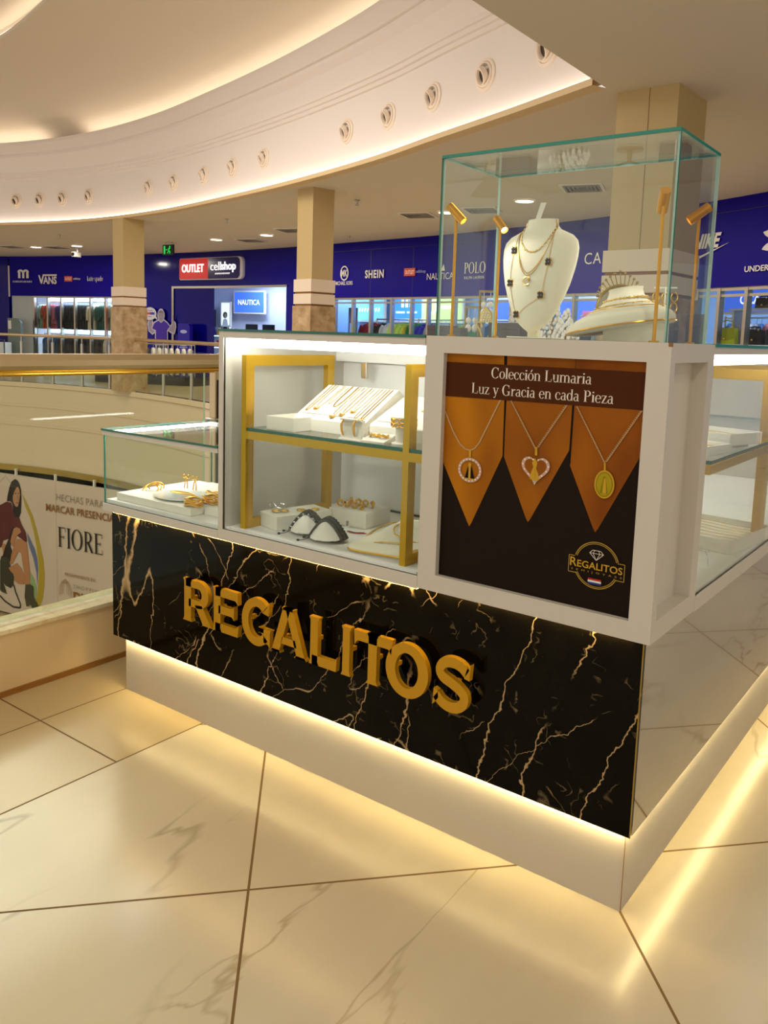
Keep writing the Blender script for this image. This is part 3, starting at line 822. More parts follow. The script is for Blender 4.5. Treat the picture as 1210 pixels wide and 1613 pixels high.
for c, xa, xb in LET:
    xa += 0.004; xb -= 0.004
    polys, wd = big_letter(c)
    q = MB(); k = (xb-xa)/wd
    for p in polys:
        q.front([(xa+x*k, 0.372+z*0.142) for x, z in p], -0.056, -0.040, LETTER_GOLD)
    o = q.build('letter', counter); o['label'] = 'raised gold letter ' + c
    # short stud that holds the letter off the marble
    q = MB()
    f_ = {'T': 0.5, 'S': 0.5, 'I': 0.5, 'A': 0.27}.get(c, 0.14)
    xm = xa+(xb-xa)*f_; zm = 0.415 if c == 'A' else 0.443
    q.box((xm-0.006, -0.040, zm-0.006), (xm+0.006, -0.0145, zm+0.006), LETTER_GOLD); q.build('letter_stud', o)

# ------------------------------------------------------------------ low glass case
low = thing('low_display_case', 'low glass-topped display case at the far end of the counter, beside the balustrade', 'display case', (0, 0, 0))
bx('base', (-1.975, -0.033, 0.6625), (-1.362, 0.48, 0.690), WHITE, low, 0.001)
bx('base_liner', (-1.965, -0.022, 0.690), (-1.364, 0.47, 0.704), WHITE_IN, low)
pane('front_glass', (-1.968, -0.0285, 0.690), (-1.363, -0.0225, 0.937), low)
pane('end_glass', (-1.9705, -0.0285, 0.690), (-1.9645, 0.474, 0.937), low)
pane('back_glass', (-1.968, 0.468, 0.690), (-1.363, 0.474, 0.937), low)
bx('top_frame', (-1.972, -0.033, 0.937), (-1.363, -0.019, 0.953), WHITE, low)
bx('top_frame', (-1.972, 0.462, 0.937), (-1.363, 0.476, 0.953), WHITE, low)
pane('top_glass', (-1.976, -0.036, 0.953), (-1.362, 0.478, 0.960), low, GLASS_EDGE_DARK)
bx('light_strip', (-1.958, -0.015, 0.944), (-1.925, 0.458, 0.952), LED_WHITE, low)

# ------------------------------------------------------------------ high glass case
high = thing('tall_display_case', 'tall lit white display case with a gold rack, beside the poster cabinet', 'display case')
bx('base', (-1.361, -0.033, 0.6625), (-0.588, 0.56, 0.698), WHITE, high, 0.001)
bx('base_liner', (-1.34, -0.02, 0.698), (-0.60, 0.55, 0.7025), WHITE_IN, high)
bx('end_panel', (-1.360, -0.033, 0.698), (-1.340, 0.56, 1.318), WHITE, high, 0.001)
bx('end_panel', (-0.606, 0.285, 0.698), (-0.589, 0.56, 1.318), WHITE, high)
bx('back_panel', (-1.340, 0.545, 0.698), (-0.606, 0.56, 1.30), WHITE_IN, high)
bx('back_valance', (-1.339, 0.50, 1.225), (-0.607, 0.544, 1.30), WHITE_IN, high)
bx('top_rail', (-1.340, -0.033, 1.298), (-0.589, -0.012, 1.318), WHITE, high)
bx('light_strip', (-1.335, -0.012, 1.273), (-0.61, 0.006, 1.314), LED_WHITE, high)
pane('front_glass', (-1.340, -0.029, 0.698), (-0.589, -0.023, 1.298), high)
pane('top_glass', (-1.362, -0.036, 1.318), (-0.589, 0.562, 1.3255), high, GLASS_EDGE_DARK)
for x in (-1.20, -0.76):
    q = MB(); q.box((x-0.012, 0.486, 1.17), (x+0.012, 0.5, 1.225), STEEL, 0.003); q.build('bracket', high)
bx('bottom_gap', (-1.33, 0.538, 0.703), (-0.61, 0.5449, 0.709), BLACK, high)

def rack(name, label, loc, rotz, span, depth, frames, foot=True):
    """two gold end frames, a front and a back rail, a glass shelf; x along the rails, y to the back"""
    r = thing(name, label, 'display rack', loc, rotz)
    for x in frames:
        q = MB(); t, h = 0.02, 0.034
        q.box((x, 0, 0), (x+t, h, 0.545), GOLD_BAR); q.box((x, depth-h, 0), (x+t, depth, 0.545), GOLD_BAR)
        q.box((x, h, 0.511), (x+t, depth-h, 0.545), GOLD_BAR)
        if foot: q.box((x, h, 0.0), (x+t, depth-h, 0.03), GOLD_BAR)
        q.build('end_frame', r)
    for y in (0.0, depth-0.02):
        q = MB()
        edges = [span[0]] + sorted(frames) + [span[1]]
        segs = []
        s = span[0]
        for x in sorted(frames):
            if x-s > 0.002: segs.append((s, x))
            s = x+0.02
        if span[1]-s > 0.002: segs.append((s, span[1]))
        for a, b in segs: q.box((a, y, 0.287), (b, y+0.02, 0.311), GOLD_BAR)
        q.build('rail', r)
    q = MB(); q.box((span[0]+0.02, 0.004, 0.3115), (span[1], depth-0.004, 0.3215), GLASS, edge_mat=GLASS_EDGE_DARK, big=2)
    q.build('shelf_glass', r)
    return r
rack('gold_rack', 'gold bar rack with a glass shelf inside the tall case', (-1.295, 0.003, 0.7025), 0, (0.0, 0.685), 0.415, (0.0, 0.621))

# ------------------------------------------------------------------ poster cabinet
cab = thing('poster_cabinet', 'white corner cabinet with a framed necklace poster on its front', 'cabinet')
bx('body', (-0.586, -0.016, 0.668), (-0.002, 0.281, 1.322), WHITE, cab)
def mitred(q, x0, x1, z0, z1, wl, wr, wt, wb, y0, y1, m, xf=None):
    for poly in ([(x0, z0), (x0+wl, z0+wb), (x0+wl, z1-wt), (x0, z1)], [(x1, z0), (x1, z1), (x1-wr, z1-wt), (x1-wr, z0+wb)],
                 [(x0, z1), (x0+wl, z1-wt), (x1-wr, z1-wt), (x1, z1)], [(x0, z0), (x1, z0), (x1-wr, z0+wb), (x0+wl, z0+wb)]):
        if xf: q.prism(poly, y0, y1, m, xf)
        else: q.front(poly, y0, y1, m)
q = MB(); mitred(q, -0.587, 0.033, 0.667, 1.324, 0.055, 0.051, 0.042, 0.044, -0.033, -0.0155, WHITE); q.build('front_frame', cab)
q = MB(); mitred(q, -0.0155, 0.281, 0.667, 1.324, 0.012, 0.048, 0.042, 0.048, 0.033, -0.0025, WHITE, lambda y, z, x: (x, y, z)); q.build('side_frame', cab)
bx('corner_chip', (0.026, -0.0335, 1.316), (0.0335, -0.026, 1.3245), BROWN_TRIM, cab)

# printed poster
PR = {k: mat('print_'+k, v, 0.6, spec=0.12) for k, v in dict(dark='#1c1108', band='#4a2206', bandtop='#7a3c06', orange='#a35c08', text='#eadfd0', chain='#b89a72', gold='#c69a2c', pink='#c9a596', olive='#8a7a10', lemon='#a8931a', gap='#120903', red='#b03020', white='#e0dcd8', navy='#2c3a8c', line='#b0903c').items()}
a = Art(0.0002)
X0, X1, P0, P1 = -0.534, -0.016, 0.709, 1.284
a.poly([(X0, P0), (X1, P0), (X1, P1), (X0, P1)], PR['dark'])
a.poly([(-0.533, 1.284), (-0.371, 1.284), (-0.369, 1.25), (-0.533, 1.25)], MATS['print_skin_a'])
a.poly([(-0.362, 1.284), (-0.187, 1.284), (-0.187, 1.25), (-0.361, 1.25)], MATS['print_skin_b'])
a.poly([(-0.186, 1.284), (-0.016, 1.284), (-0.016, 1.25), (-0.186, 1.25)], MATS['print_skin_c'])
a.poly([(-0.534, 1.19), (-0.362, 1.19), (-0.359, 1.046), (-0.366, 1.03), (-0.440, 0.862), (-0.446, 0.852), (-0.452, 0.862), (-0.534, 1.010)], MATS['print_skin_a'])
a.poly([(-0.358, 1.19), (-0.187, 1.19), (-0.188, 1.075), (-0.278, 0.898), (-0.284, 0.889), (-0.290, 0.898), (-0.358, 1.041)], MATS['print_skin_b'])
a.poly([(-0.184, 1.19), (-0.016, 1.19), (-0.019, 1.084), (-0.108, 0.902), (-0.114, 0.893), (-0.120, 0.902), (-0.185, 1.038)], MATS['print_skin_c'])
a.poly([(-0.364, 1.19), (-0.360, 1.19), (-0.357, 1.04), (-0.361, 1.04)], PR['gap'])
a.poly([(-0.188, 1.19), (-0.183, 1.19), (-0.184, 1.04), (-0.189, 1.06)], PR['gap'])
a.poly([(X0, 1.260), (X1, 1.260), (X1, 1.178), (X0, 1.174)], PR['band'])
a.serif('Colección Lumaria', -0.403, 1.2265, 0.258, 0.026, PR['text'])
a.serif('Luz y Gracia en cada Pieza', -0.457, 1.1865, 0.366, 0.026, PR['text'])
a.line([(-0.531, 1.137), (-0.505, 1.088), (-0.483, 1.057), (-0.466, 1.046), (-0.452, 1.044), (-0.440, 1.050), (-0.428, 1.064), (-0.402, 1.117), (-0.374, 1.175)], 0.0035, PR['chain'])
def twist_chain(p, w):
    for (x0, z0), (x1, z1) in zip(p, p[1:]):
        L = math.hypot(x1-x0, z1-z0); n = int(L/0.005)
        for i in range(n):
            t = (i+0.5)/n
            a.line([(x0+(x1-x0)*t-0.0018, z0+(z1-z0)*t+0.001), (x0+(x1-x0)*t+0.0018, z0+(z1-z0)*t-0.001)], w, PR['chain'])
a.line([(-0.345, 1.176), (-0.275, 1.071)], 0.0022, PR['chain']); a.line([(-0.267, 1.071), (-0.2, 1.176)], 0.0022, PR['chain'])
a.line([(-0.176, 1.175), (-0.103, 1.057)], 0.0022, PR['chain']); a.line([(-0.097, 1.058), (-0.025, 1.177)], 0.0022, PR['chain'])
ys = a.y
twist_chain([(-0.345, 1.176), (-0.271, 1.068)], 0.0024); a.y = ys
twist_chain([(-0.271, 1.068), (-0.2, 1.176)], 0.0024); a.y = ys
twist_chain([(-0.176, 1.175), (-0.100, 1.056)], 0.0024); a.y = ys
twist_chain([(-0.100, 1.056), (-0.025, 1.177)], 0.0024); a.y = ys - 0.0002
# pendant one: round stone-set ring with a small robed statue
a.poly([(-0.455, 1.046), (-0.449, 1.046), (-0.448, 1.028), (-0.454, 1.026)], PR['gold'])
a.ell(-0.450, 0.995, 0.034, 0.031, PR['pink'], 36, hole=0.0075)
a.poly([(-0.464, 0.973), (-0.436, 0.973), (-0.444, 1.0), (-0.450, 1.008), (-0.456, 1.0)], PR['gap'])
a.poly([(-0.453, 0.974), (-0.447, 0.974), (-0.447, 1.004), (-0.453, 1.004)], PR['gold'])
a.ell(-0.450, 1.008, 0.0045, 0.006, PR['gold'], 12)
a.line([(-0.466, 0.973), (-0.434, 0.973)], 0.003, PR['gold'])
for i in range(20):
    t = 2*PI*i/20; a.ell(-0.450+0.0302*math.cos(t), 0.995+0.0272*math.sin(t), 0.0022, 0.0022, PR['text'], 8); a.y += 0.0002
a.up()
# pendant two: heart
def heart(cx, cz, s):
    return [(cx+s*0.0625*16*math.sin(t)**3, cz+s*0.0625*(13*math.cos(t)-5*math.cos(2*t)-2*math.cos(3*t)-math.cos(4*t))) for t in (2*PI*i/40 for i in range(40))]
a.poly([(-0.274, 1.072), (-0.268, 1.072), (-0.267, 1.052), (-0.273, 1.052)], PR['gold'])
a.poly(heart(-0.270, 1.020, 0.037), PR['pink']); a.poly(heart(-0.270, 1.021, 0.029), MATS['print_skin_b'])
for i, (x, z) in enumerate(heart(-0.270, 1.0205, 0.033)[::2]):
    a.ell(x, z, 0.0022, 0.0022, PR['text'], 8); a.y += 0.0002
a.up()
a.poly([(-0.283, 0.995), (-0.280, 1.012), (-0.275, 1.024), (-0.279, 1.034), (-0.272, 1.046), (-0.265, 1.034), (-0.268, 1.022), (-0.262, 1.010), (-0.258, 0.995), (-0.270, 0.991)], PR['gold'])
a.line([(-0.270, 1.02), (-0.268, 0.996)], 0.002, PR['line'])
# pendant three: oval medal
a.line([(-0.1, 1.056), (-0.099, 1.036)], 0.004, PR['gold'])
a.ell(-0.098, 1.006, 0.0235, 0.032, PR['gold']); a.ell(-0.098, 1.006, 0.020, 0.0285, PR['olive']); a.ell(-0.098, 1.006, 0.0175, 0.026, PR['lemon'])
a.poly([(-0.108, 0.985), (-0.088, 0.985), (-0.092, 1.005), (-0.096, 1.024), (-0.101, 1.024), (-0.104, 1.005)], PR['olive'])
a.poly([(-0.101, 0.986), (-0.092, 0.986), (-0.095, 1.02), (-0.099, 1.02)], PR['gold'])
# maker's emblem
cx, cz = -0.104, 0.8185
for rr, ww in ((0.0545, 0.0022), (0.0505, 0.0016)):
    a.up()
    for a0, a1 in ((18, 162), (206, 334)):
        for p in arc_poly(cx, cz, rr, rr, a0, a1, ww, ww, 30): a.q.face([(x, a.y, z) for x, z in p], PR['line'])
a.line([(-0.156, 0.8325), (-0.1705, 0.8325), (-0.1705, 0.7935), (-0.150, 0.7935)], 0.0016, PR['line'])
a.line([(-0.054, 0.8325), (-0.0375, 0.8325), (-0.0375, 0.7935), (-0.058, 0.7935)], 0.0016, PR['line'])
dz = [(-0.121, 0.846), (-0.114, 0.853), (-0.095, 0.853), (-0.088, 0.846), (-0.1045, 0.8305)]
a.line(dz, 0.0012, PR['text'], True); a.line([(-0.121, 0.846), (-0.088, 0.846)], 0.001, PR['text'])
a.line([(-0.1125, 0.846), (-0.1045, 0.8305), (-0.0965, 0.846), (-0.1, 0.853)], 0.001, PR['text']); a.line([(-0.1125, 0.846), (-0.109, 0.853)], 0.001, PR['text'])
a.text('R', -0.1668, 0.8085, 0.0165, 0.0205, PR['gold'], 0.01)
a.text('EGALITOS', -0.1490, 0.8085, 0.1075, 0.0165, PR['gold'], 0.012)
a.text('SEMIJOYASS', -0.163, 0.7985, 0.121, 0.0055, PR['line'], 0.0, space=2.2)
a.poly([(-0.121, 0.788), (-0.089, 0.788), (-0.089, 0.7835), (-0.121, 0.7835)], PR['red'])
a.poly([(-0.121, 0.7836), (-0.089, 0.7836), (-0.089, 0.779), (-0.121, 0.779)], PR['white'])
a.poly([(-0.121, 0.7791), (-0.089, 0.7791), (-0.089, 0.7745), (-0.121, 0.7745)], PR['navy'])
o = a.build('poster', cab); o.location = (0, -0.0165, 0)

# ------------------------------------------------------------------ glass vitrine on the cabinet
vit = thing('glass_vitrine', 'large clear glass vitrine with green edges standing on the poster cabinet', 'vitrine')
VX0, VX1, VY0, VY1, VZ0, VZ1 = -0.580, 0.009, -0.003, 0.288, 1.3245, 1.7675
t = 0.007
EDGE_PALE = mat('glass_edge_pale', '#bcd6cc', 0.1, spec=0.6)
pane('front_pane', (VX0, VY0, VZ0), (VX1, VY0+t, VZ1-t), vit)
pane('back_pane', (VX0, VY1-t, VZ0), (VX1, VY1, VZ1-t), vit, EDGE_PALE)
pane('end_pane', (VX0, VY0+t, VZ0), (VX0+t, VY1-t, VZ1-t), vit, EDGE_PALE)
pane('end_pane', (VX1-t, VY0+t, VZ0), (VX1, VY1-t, VZ1-t), vit, EDGE_PALE)
pane('top_pane', (VX0, VY0, VZ1-t), (VX1, VY1, VZ1), vit)

# ------------------------------------------------------------------ case along the other side
side = thing('side_display_case', 'lit glass display case behind the poster cabinet, along the light marble flank', 'display case')
SY0, SY1 = 0.2825, 2.39
bx('base', (-0.58, SY0, 0.6625), (0.033, SY1, 0.700), WHITE, side, 0.001)
bx('base_liner', (-0.565, SY0+0.005, 0.700), (0.018, SY1-0.01, 0.704), WHITE_IN, side)
bx('back_panel', (-0.58, 0.30, 0.700), (-0.566, SY1-0.02, 1.318), WHITE_IN, side)
bx('end_panel', (-0.58, SY1-0.02, 0.700), (0.02, SY1, 1.318), WHITE, side)
bx('top_rail', (0.014, SY0, 1.300), (0.033, SY1, 1.318), WHITE, side)
bx('light_strip', (-0.004, SY0+0.01, 1.273), (0.013, SY1-0.02, 1.316), LED_WHITE, side)
pane('front_glass', (0.022, SY0, 0.700), (0.028, SY1, 1.300), side)
pane('top_glass', (-0.582, SY0+0.002, 1.318), (0.036, SY1, 1.3255), side, GLASS_EDGE)
rk = rack('gold_rack', 'gold bar rack with a glass shelf inside the side case', (0.012, 0.40, 0.7045), PI/2, (0.0, 1.55), 0.52, (0.645, 1.4), False)

# cabinet on the far side of the kiosk, seen only by its top
rear = thing('rear_cabinet', 'white cabinet on the far side of the kiosk, carrying crystal and earring displays', 'cabinet')
bx('body', (-1.95, 1.86, 0.6625), (-0.59, 2.38, 1.30), WHITE, rear)
bx('top_panel', (-1.96, 1.85, 1.30), (-0.586, 2.385, 1.318), WHITE, rear)

# ------------------------------------------------------------------ fittings of the round ceiling
def nozzle_proto():
    r = thing('jet_nozzle', 'x', 'air nozzle')
    q = MB(); q.lathe([(0.165, 0.0), (0.165, 0.012), (0.15, 0.02), (0.135, 0.02), (0.135, 0.0)], SIGN_NOZ, 28, axis=(0, -1, 0)); q.build('flange', r)
    q = MB(); q.lathe([(0.135, 0.005), (0.128, 0.028), (0.11, 0.04), (0.098, 0.02), (0.09, 0.0)], SIGN_NOZ, 28, axis=(0, -1, 0)); q.build('cone', r)
    q = MB(); q.lathe([(0.094, 0.02), (0.090, 0.075), (0.078, 0.08), (0.07, 0.07), (0.068, 0.03)], SIGN_NOZ, 24, axis=(-0.25, -1, -0.42)); q.build('barrel', r)
    q = MB(); q.lathe([(0.069, 0.04), (0.0, 0.04)], mat('nozzle_dark', '#3a2c20', 0.6), 24, axis=(-0.25, -1, -0.42)); q.build('opening', r)
    return r
SIGN_NOZ = mat('nozzle_white', '#e8d6c2', 0.4)
noz_xy = [(-17.61, 8.42), (-16.95, 8.57), (-16.27, 8.73), (-15.44, 8.79), (-13.32, 8.73), (-12.38, 8.62), (-11.28, 8.39), (-10.26, 8.15), (-9.25, 7.88), (-6.96, 7.18), (-5.99, 6.84), (-5.03, 6.43), (-4.1, 6.03), (-3.21, 5.64)]
def near_s(P, x, y): return min((0.02*i for i in range(int(P.L/0.02))), key=lambda s: (P.at(s)-Vector((x, y))).length)
proto = None
for i, (x, y) in enumerate(noz_xy):
    s = near_s(ARC, x, y); p = ARC.at(s, 0.0); a = ARC.ang(s)
    grp = 'row of four' if i < 4 else ('row of five' if i < 9 else 'row by the near ceiling')
    k = i if i < 4 else (i-4 if i < 9 else i-9)
    lab = 'round white air nozzle in the ceiling band, %s of the %s' % (ORD[k], grp)
    if i == 0: proto = nozzle_proto(); o = proto
    else: o = copy_tree(proto)
    o['label'] = lab; o['group'] = 'air nozzles in the round ceiling band'
    o.location = (p.x, p.y, 4.05); o.rotation_euler = (0, 0, a)

# recessed downlights, vents, sprinklers, exit sign, camera
def on_ceiling(name, cat, label, x, y, rot=0.0, group=None): return thing(name, label, cat, (x, y, CZ), rot, group)
for x, y, lab in ((-21.93, 11.42, 'near the far edge of the hall'), (-20.31, 11.67, 'just before the first column'), (-15.13, 12.1, 'beside the green exit sign'), (-13.24, 11.92, 'before the middle column'),
                  (-5.82, 10.22, 'above the necklace bust'), (-7.6, 10.72, 'by the green edge of the vitrine')):
    r = on_ceiling('downlight', 'ceiling light', 'round lit downlight in the walkway ceiling, ' + lab, x, y, group='walkway downlights')
    q = MB(); q.lathe([(0.17, -0.001), (0.17, -0.014), (0.15, -0.02), (0.14, -0.012)], SIGN_WHITE, 24); q.build('ring', r)
    q = MB(); q.lathe([(0.14, -0.012), (0.0, -0.013)], LAMP_DISC, 24); q.build('lens', r)
VENT = mat('vent_grey', '#8f8576', 0.6)
for x, y, lab in ((-8.25, 10.76, 'behind the middle column'), (-4.55, 9.55, 'seen through the vitrine'), (-22.54, 11.03, 'over the first clothes window'), (-21.3, 11.65, 'between the two far downlights'),
                  (-14.38, 12.52, 'by the big red sign'), (-12.03, 11.47, 'close before the middle column'), (-6.9, 10.73, 'beside the golden lamp')):
    r = on_ceiling('ceiling_vent', 'vent', 'square ceiling air vent ' + lab, x, y, 0.3, 'walkway vents')
    q = MB(); mitred(q, -0.3, 0.3, -0.3, 0.3, 0.05, 0.05, 0.05, 0.05, -0.018, -0.002, SIGN_WHITE, lambda a, b, c: (a, b, c)); q.build('frame', r)
    q = MB()
    for k in range(4):
        g = 0.25-0.055*k
        mitred(q, -g, g, -g, g, 0.03, 0.03, 0.03, 0.03, -0.03+0.006*k, -0.02+0.006*k, VENT, lambda a, b, c: (a, b, c))
    q.box((-0.25, -0.25, -0.004), (0.25, 0.25, -0.001), BLACK)
    q.build('grille', r)
for x, y, lab in ((-18.32, 9.91, 'before the first column'), (-12.1, 9.69, 'between the first and the middle column'), (-8.23, 9.01, 'just past the middle column'), (-11.57, 12.83, 'over the second row of brand panels')):
    r = on_ceiling('sprinkler', 'sprinkler', 'small ceiling sprinkler ' + lab, x, y, group='walkway sprinklers')
    q = MB(); q.lathe([(0.045, -0.001), (0.045, -0.012), (0.018, -0.016), (0.014, -0.06), (0.0, -0.06)], STEEL, 14); q.build('body', r)
    q = MB(); q.lathe([(0.0, -0.085), (0.04, -0.085), (0.04, -0.09), (0.0, -0.09)], STEEL, 14)
    q.tube([(0.016, 0, -0.05), (0.022, 0, -0.07), (0.01, 0, -0.086)], 0.004, STEEL, 6); q.tube([(-0.016, 0, -0.05), (-0.022, 0, -0.07), (-0.01, 0, -0.086)], 0.004, STEEL, 6); q.build('deflector', r)
r = on_ceiling('exit_sign', 'exit sign', 'small green lit exit sign hanging from the walkway ceiling', -16.93, 12.1, 0.0)
bx('housing', (-0.2, -0.03, -0.32), (0.2, 0.03, -0.06), BLACK, r, 0.004)
a = Art(0.001)
a.poly([(-0.19, -0.31), (0.19, -0.31), (0.19, -0.07), (-0.19, -0.07)], mat('exit_dark', '#04200c', 0.5))
a.poly([(-0.15, -0.29), (-0.09, -0.29), (-0.09, -0.09), (-0.15, -0.09)], GREEN_LIT)
a.ell(0.09, -0.115, 0.025, 0.025, GREEN_LIT, 14)
a.line([(0.08, -0.15), (0.05, -0.21), (0.11, -0.25), (0.08, -0.29)], 0.028, GREEN_LIT); a.line([(0.05, -0.21), (0.0, -0.28)], 0.026, GREEN_LIT)
a.line([(0.12, -0.15), (0.03, -0.16)], 0.022, GREEN_LIT); a.line([(-0.06, -0.19), (0.01, -0.19)], 0.02, GREEN_LIT)
o = a.build('pictogram', r); o.location = (0, -0.031, 0)
for x in (-0.12, 0.12):
    q = MB(); q.tube([(x, 0, -0.06), (x, 0, 0)], 0.008, STEEL); q.build('hanger', r)
r = on_ceiling('security_camera', 'camera', 'small white security camera under the ceiling over the first shop window', -20.8, 12.0, 0.4)
q = MB(); q.lathe([(0.06, -0.001), (0.06, -0.03), (0.02, -0.035), (0.02, -0.13), (0, -0.13)], SIGN_WHITE, 14); q.build('mount', r)
q = MB(); q.box((-0.06, -0.2, -0.27), (0.06, 0.09, -0.13), mat('camera_grey', '#8c857c', 0.5), 0.012); q.build('housing', r)
q = MB(); q.lathe([(0.045, 0), (0.045, 0.02), (0, 0.022)], BLACK, 14, origin=(0, -0.2, -0.2), axis=(0, -1, 0)); q.build('lens', r)

# ------------------------------------------------------------------ balustrades
r = thing('glass_balustrade', 'near glass balustrade with a broad metal handrail on the stone curb beside the kiosk', 'balustrade', (-2.215, 0.6, 0.243))
q = MB()
q.prism([(-0.04, 0.915), (0.035, 0.915), (0.05, 0.93), (0.05, 0.95), (0.035, 0.972), (-0.03, 0.972), (-0.045, 0.95)], -7.0, 4.6, BRASS_RAIL, lambda x, z, y: (x, y, z)); q.build('handrail', r)
q = MB(); q.tube([(0.0, -7.0, 0.905), (0.0, 4.6, 0.905)], 0.014, GOLD, 12); q.build('lower_rail', r)
for i in range(5):
    y0 = -4.816+i*1.64
    q = MB(); q.box((-0.006, y0+0.02, 0.01), (0.006, y0+1.58, 0.895), GLASS_RAIL, edge_mat=mat('rail_glass_edge', '#c9d8b8', 0.2), big=0); q.build('glass_panel', r)
for i in range(4):
    y0 = -3.176+i*1.64
    q = MB(); q.box((-0.02, y0-0.014, 0.0), (0.02, y0+0.014, 0.9), BRASS_RAIL, 0.003); q.box((-0.024, y0-0.005, 0.02), (0.024, y0+0.005, 0.86), BLACK_GLOSS); p_ = q.build('post', r)
    q = MB(); q.box((-0.03, y0-0.03, 0.66), (0.03, y0+0.03, 0.69), STEEL, 0.004); q.build('clamp', p_)

def far_rail(name, label, s0, s1, n):
    r = thing(name, label, 'balustrade', ARC.pt(s0, -0.06, 0))
    inv = Matrix.Translation(-Vector(r.location))
    q = MB(); q.tube([ARC.pt(s, -0.06, 1.07) for s in ARC.span(s0, s1, 0.35)], 0.033, BRASS_RAIL, 12)
    o = q.build('handrail', r); o.matrix_parent_inverse = inv
    ss = [s0+0.12+(s1-s0-0.24)*i/n for i in range(n+1)]
    for s in ss:
        q = MB(); p = ARC.at(s, -0.06)
        q.tube([(p.x, p.y, 0), (p.x, p.y, 0.93)], 0.03, STEEL, 12); q.tube([(p.x, p.y, 0.93), (p.x, p.y, 1.05)], 0.011, STEEL, 8)
        q.lathe([(0.055, 0.0), (0.055, 0.012), (0.03, 0.016)], STEEL, 14, origin=(p.x, p.y, 0)); o = q.build('post', r); o.matrix_parent_inverse = inv
    for a_, b_ in zip(ss, ss[1:]):
        q = MB(); pts = [ARC.pt(s, -0.06, 0) for s in ARC.span(a_+0.05, b_-0.05, 0.5)]
        q.grid([[(x, y, 0.08), (x, y, 0.9)] for x, y, _ in pts], GLASS_RAIL, False)
        o = q.build('glass_panel', r, recalc=False); o.matrix_parent_inverse = inv
    return r
sA = near_s(ARC, -14.75, 8.84); sB = near_s(ARC, -14.07, 8.81); sC = near_s(ARC, -8.6, 7.72)
far_rail('gallery_balustrade', 'curved far balustrade with steel posts before the first clothes shop', sA-8*0.96, sA, 8)
far_rail('gallery_balustrade', 'curved far balustrade between the first and the middle column', sB, sC, 5)
far_rail('gallery_balustrade', 'curved far balustrade past the middle column, mostly hidden by the kiosk', near_s(ARC, -7.9, 7.5), near_s(ARC, -2.7, 5.4), 5)

# ------------------------------------------------------------------ printed hoarding on the lower floor
r = thing('hoarding_banner', 'large pale printed hoarding with a crouching woman in boots, on the floor below', 'banner', (-18.3, 8.2, 0), math.radians(9.81))
bx('board', (-2.2, 0.004, -5.55), (5.6, 0.06, -2.17), mat('banner_board', '#d8c6b6', 0.55), r)
a = Art(0.001)
B_ = {k: mat('banner_'+k, v, 0.55) for k, v in dict(pale='#d3c0b2', hair='#1f1512', face='#b98a6c', jacket='#5c1f22', dark='#2a1b16', skin='#b98058', shoe='#4a4430', shoe2='#3a3628', line='#2c2420', yellow='#b39a2c', blue='#66709c', green='#8fae78', grey='#8c7c6c', brown='#8f5d1e', black='#1a1512', lip='#8c3c34', seam='#b3a292').items()}
a.poly([(-2.2, -5.5), (5.6, -5.5), (5.6, -2.17), (-2.2, -2.17)], B_['pale'])
for x in (-0.35, 1.93, 4.2): a.line([(x, -5.5), (x, -2.17)], 0.012, B_['seam'])
a.line([(-0.1, -2.55), (0.28, -2.22), (0.6, -2.5)], 0.02, B_['seam'])
a.poly([[0.83,-2.58],[0.99,-2.79],[1.16,-3.05],[1.3,-3.41],[1.41,-3.76],[1.49,-4.07],[1.52,-4.39],[1.5,-4.71],[1.43,-5.03],[1.33,-5.22],[1.21,-5.13],[1.28,-4.82],[1.33,-4.42],[1.32,-4.1],[1.27,-3.78],[1.19,-3.43],[1.07,-3.1],[0.92,-2.86]], B_['yellow'])
a.poly([[0.97,-3.48],[1.08,-3.64],[1.22,-3.85],[1.29,-4.06],[1.31,-4.31],[1.27,-4.73],[1.25,-4.39],[1.16,-4.08],[1.04,-3.83],[0.99,-3.67]], B_['blue'])
a.poly([[1.04,-4.4],[1.16,-4.55],[1.26,-4.78],[1.21,-5.09],[1.15,-4.84],[1.06,-4.7]], B_['green'])
a.line([(0.47,-4.82),(0.53,-4.99),(0.69,-5.27),(0.67,-5.35),(0.43,-5.37),(0.15,-5.28),(-0.03,-5.17)], 0.045, B_['line'])
a.poly([[0.61,-2.26],[0.49,-2.33],[0.4,-2.5],[0.33,-2.72],[0.31,-2.82],[0.44,-2.81],[0.5,-2.85],[0.52,-2.96],[0.55,-3.12],[0.73,-3.14],[0.78,-3.03],[0.8,-2.83],[0.81,-2.66],[0.8,-2.49],[0.76,-2.37],[0.7,-2.29]], B_['hair'])
a.poly([[0.08,-3.91],[0.18,-3.85],[0.32,-3.96],[0.33,-4.09],[0.2,-4.15],[0.14,-4.12]], B_['skin'])
a.poly([[0.07,-4.18],[0.33,-4.12],[0.36,-4.33],[0.49,-4.62],[0.46,-4.83],[0.37,-4.92],[0.2,-4.89],[0.11,-4.82],[0.23,-5.09],[0.07,-5.07],[-0.01,-5.04],[0.02,-4.3]], B_['shoe2'])
a.poly([[0.52,-2.98],[0.72,-3.15],[0.66,-3.37],[0.51,-3.46],[0.44,-3.66],[0.4,-3.91],[0.48,-4.07],[0.38,-4.29],[0.26,-4.17],[0.1,-4.2],[0.21,-3.94],[0.37,-3.67]], B_['dark'])
a.poly([[0.31,-4.43],[0.6,-4.27],[0.75,-4.38],[0.84,-4.52],[0.88,-4.69],[0.83,-4.75],[0.64,-4.77],[0.49,-4.71],[0.51,-4.57],[0.4,-4.52]], B_['skin'])
